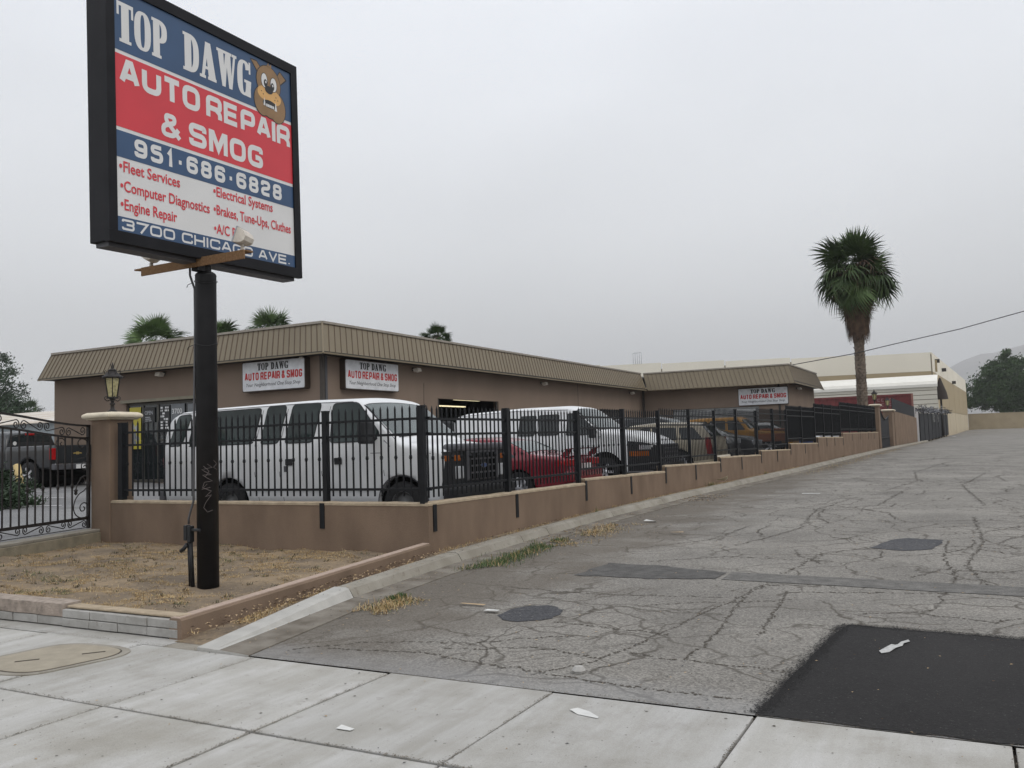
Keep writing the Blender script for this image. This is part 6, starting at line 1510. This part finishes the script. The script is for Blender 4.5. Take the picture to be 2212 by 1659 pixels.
def leafy(name,loc,label,seed,blobs,nleaf,ls,m_='leaf',trunk_h=3,tr=.25,cat='tree',spread=.75):
    r=random.Random(seed); t=empty(name,loc,0,label,cat)
    mm=MB(); mm.tube([(0,0,-.3),(.1,0,trunk_h*.5),(.0,.1,trunk_h)],[tr,tr*.8,tr*.6],8)
    for (cx_,cy_,cz_,rx,ry,rz_) in blobs: mm.tube([(0,.1,trunk_h*.8),(cx_*.5,cy_*.5,(cz_+trunk_h)*.5),(cx_,cy_,cz_)],[tr*.5,tr*.3,tr*.12],6)
    mm.build('trunk','bark2',t)
    mm=MB(); tot=sum(b[3]*b[5] for b in blobs)
    for b in blobs:
        n=int(nleaf*b[3]*b[5]/tot); clumps=[]
        for k in range(max(14,n//90)):
            u=Vector((r.gauss(0,1),r.gauss(0,1),r.gauss(0,1))).normalized(); q=r.random()**.33; 
            clumps.append((Vector((b[0]+u.x*b[3]*q,b[1]+u.y*b[4]*q,b[2]+u.z*b[5]*q)), r.uniform(.12,.30)*min(b[3],b[5])*1.15))
        for k in range(n):
            c_,cr_=clumps[r.randrange(len(clumps))]; p=c_+Vector((r.gauss(0,1),r.gauss(0,1),r.gauss(0,.8)))*cr_*.62
            a=Vector((r.gauss(0,1),r.gauss(0,1),r.gauss(0,1))).normalized(); d=a.orthogonal().normalized(); e_=a.cross(d); s=ls*r.uniform(.6,1.3)
            mm.quad(p-d*s-e_*s*.3,p-e_*s*.45,p+d*s+e_*s*.2,p+e_*s*.45)
    o=mm.build('crown',m_,t,fix=False); return t
leafy('leafy_tree',(9.5,236,.8),'round dense green tree beyond the yellow wall, right of the warehouse',3,[(-2.0,0,10.2,5.6,5,5.4),(3,0,11.8,5.4,5,5.8),(1,0,7.0,8.0,5,4.0),(-6.5,0,8.0,3.2,3,3.6),(8,0,10,5.0,4,5.5),(.0,0,15.6,2.8,3,2.8),(-3,0,14,2.6,3,2.4)],42000,.34,'leaf',4,.5)
leafy('leafy_tree',(-1.2,250,.8),'small tree tip showing just over the warehouse corner',4,[(0,0,11.0,2.0,2,2.2),(.8,0,8,3,3,3)],4000,.3,'leaf',6,.3)
leafy('leafy_tree',(24,262,.8),'far green tree cut by the right picture edge',6,[(0,0,9,7,5,6),(6,0,8,6,5,5),(-5,0,7,4,4,4)],12000,.35,'leaf',3,.5)
leafy('dark_tree',(-99.8,61,.5),'dark loose evergreen tree at the left picture edge',8,[(0,0,5.5,3.8,3,4.5),(1.3,0,8.3,2.6,2,3.0),(-1,0,11.0,2.4,2,2.6),(3.2,0,5.5,2.2,2,2.5),(-5,0,8,4,3,5)],16000,.16,'leafdark',4,.3)
leafy('dark_tree',(-95,72,.5),'low dark bush like tree behind the white roof',9,[(0,0,5.0,4.0,3,2.6),(-3,0,6,3,3,3)],6000,.18,'leafdark',3,.3)
leafy('round_shrub',(-20.3,12.2,.42),'dark green clipped shrub mound in front of the bollard, cut by the left edge',12,[(.1,-.3,.05,1.15,1.2,.5),(-.8,.1,.15,1.3,1.2,.75),(-1.8,.2,.2,1.3,1.2,.9)],34000,.05,'leafdark',.3,.04,'shrub')
# hills
m=MB(); m.smooth=True
n=70; gi={}
for j in range(12):
    for i in range(n+1):
        x=(-600+i*60)*1.5; y=(2700+j*140)*1.5; ridge=1.5*interp([(-700,0),(-300,40),(-150,170),(-30,232),(80,262),(300,300),(700,340),(1500,300),(3000,330),(4000,200)],x/1.5)
        h=ridge*math.sin(min(1,j/6)*math.pi/2)*(1+.10*noise.noise(Vector((x*.004,y*.004,0)))+.04*noise.noise(Vector((x*.015,y*.015,1))))
        gi[i,j]=len(m.v); m.v.append((x,y,h-20*(j==0)))
for j in range(11):
    for i in range(n): m.face((gi[i,j],gi[i+1,j],gi[i+1,j+1],gi[i,j+1]))
o=m.build('hills','hill',fix=False); o['kind']='structure'
# ============================================================ LITTER
def scrap(name,pts,x,y,z,m_,label,cat='litter',rz=0,curl=.01):
    t=MB(); c_,s_=math.cos(rz),math.sin(rz); n=len(pts); i=len(t.v)
    top=[(x+a*c_-b*s_,y+a*s_+b*c_,z+.004+curl*noise.noise(Vector((a*30,b*30,x)))+curl*.5) for a,b in pts]
    t.v+=top+[(p[0],p[1],p[2]-.002) for p in top]; t.face(range(i,i+n)); t.face(range(i+2*n-1,i+n-1,-1))
    for j in range(n): t.face((i+j,i+n+j,i+n+(j+1)%n,i+(j+1)%n))
    o=t.build(name,m_); tag(o,label,cat); return o
scrap('paper_scrap',[(-.11,-.02),(-.03,-.045),(.11,-.03),(.10,-.01),(.0,.03),(-.10,.04)],-2.06,4.71,.0,'paper','torn white paper scrap on the sidewalk slab near the middle',rz=-.3)
scrap('paper_scrap',[(-.25,-.035),(-.17,-.05),(-.05,-.035),(.05,-.03),(.12,-.005),(.2,-.01),(.25,.03),(.17,.045),(.11,.025),(.05,.015),(.02,.035),(-.08,.02),(-.2,.01)],-.56,6.9,.02,mat('grey_torn_paper',(.40,.40,.39),.7,0,.2,30),'long torn grey white strip of paper on the fresh black asphalt patch',rz=1.15)
scrap('paper_scrap',[(-.07,-.03),(.08,-.03),(.07,.03),(-.06,.03)],-4.02,7.08,.03,'paper','small white paper scrap left of the round asphalt patch')
scrap('cardboard_scrap',[(-.13,-.015),(.12,-.02),(.13,.015),(-.12,.02)],-4.35,7.3,.03,'cardboard','thin brown cardboard strip in the gutter dirt',rz=.1)
scrap('paper_scrap',[(-.05,-.02),(.05,-.02),(.05,.02),(-.05,.03)],-3.22,3.95,.0,'paper','tiny white wrapper on the sidewalk left of the centre joint')
scrap('paper_scrap',[(-.05,-.02),(.06,-.02),(.05,.03),(-.03,.03)],-3.0,2.95,.0,'paper','tiny white scrap at the bottom edge of the sidewalk')
scrap('paper_scrap',[(-.10,-.04),(.12,-.03),(.10,.05),(-.08,.05)],-5.0,14.5,.12,'paper','crumpled white paper at the kerb joint',curl=.05)
scrap('paper_scrap',[(-.12,-.03),(.12,-.04),(.10,.04),(-.08,.03)],-5.4,19.3,.18,'paper','white litter on the leaf pile by the kerb break',curl=.05)
scrap('cardboard_scrap',[(-.1,-.02),(.1,-.02),(.09,.03),(-.09,.03)],-4.05,13.0,.12,'cardboard','beige cardboard scrap on the alley beside the gutter grass',rz=.2)
t=empty('rubble_stone',(-2.45,5.5,.005),0,'small pale stone on the cracked asphalt by the sidewalk','stone')
q=MB(); q.lathe([(0,0),(.04,.0),(.05,.02),(.03,.045),(0,.05)],n=7,smooth=False); q.build('stone','g_block',t)
scrap('paper_cup',[(-.16,-.1),(.18,-.12),(.12,.1),(.02,.16),(-.1,.06)],-5.98,23.5,.33,'postyellow' if 0 else 'cream','crumpled cream paper bag lying on the kerb against the wall',curl=.12)
scrap('paper_scrap',[(-.2,-.05),(.2,-.05),(.2,.05),(-.2,.05)],-3.3,21.0,.165,'paper','white paper far along the alley lane')
scrap('paper_scrap',[(-.4,-.2),(.4,-.2),(.3,.2),(-.3,.2)],-1.6,112,.42,'paper','white bag of rubbish near the black screened fence',curl=.3)
# small debris: leaves, pebbles and gum spots, uncountable
q=MB(); r=random.Random(77)
for k in range(2600):
    if r.random()<.6: y=r.uniform(5,30)*r.random()**.3+3; x=kbx(max(5.1,y))+abs(r.gauss(.3,.5)) if y>5.1 else r.uniform(-7,2)
    else: x=r.uniform(-6,2.5); y=r.uniform(2.2,16)
    if y<5.05: z=.004
    elif x<kbx(y)+.55: z=roadz(y)+.03 if x>kbx(y)+.25 else roadz(y)+.14
    else: z=roadz(y)+.005
    if y<5.05 and r.random()<.8: continue
    s=r.uniform(.004,.014)*(1+.03*y); q.cur=r.choice([0,0,1,2,2]); a=r.uniform(0,3.14); c_,s_=math.cos(a)*s,math.sin(a)*s
    q.quad((x-c_,y-s_,z),(x+s_*.5,y-c_*.5,z+.003),(x+c_,y+s_,z+.002),(x-s_*.5,y+c_*.5,z+.004))
o=q.build('dry_leaves',['ink','dead','cardboard'],fix=False); o['kind']='stuff'; tag(o,'scattered dry leaves, pebbles and dark specks on the paving','leaves')
q=MB()
for k in range(900):
    y=r.choice([r.uniform(5.2,10),r.uniform(18.6,20.5),r.uniform(11.5,14)]); x=kbx(y)+(r.uniform(-.35,-.02) if y<10 or r.random()<.4 else r.uniform(.25,1.1)); z=roadz(y)+(.09 if x<kbx(y) else .02); s=r.uniform(.01,.03); a=r.uniform(0,3.14); c_,s_=math.cos(a)*s,math.sin(a)*s; q.cur=r.choice([0,1])
    q.quad((x-c_,y-s_,z),(x+s_*.5,y-c_*.5,z+.01),(x+c_,y+s_,z+.006),(x-s_*.5,y+c_*.5,z+.012))
o=q.build('dry_leaves',['dead','cardboard'],fix=False); o['kind']='stuff'; tag(o,'drift of brown dead leaves along the wall foot and kerb break','leaves')

# ============================================================ HAZE
m=bpy.data.materials.new('haze'); m.use_nodes=True; nn=m.node_tree.nodes; nn.clear(); pv=nn.new('ShaderNodeVolumePrincipled'); pv.inputs['Color'].default_value=(.985,.99,1,1); pv.inputs['Density'].default_value=.0003; pv.inputs['Anisotropy'].default_value=0
ou=nn.new('ShaderNodeOutputMaterial'); m.node_tree.links.new(pv.outputs[0],ou.inputs['Volume'])
M['hz']=m; q=MB(); q.box(-4100,-450,-12,6300,7100,640); o=q.build('haze','hz'); o['kind']='stuff'; o.display_type='WIRE'
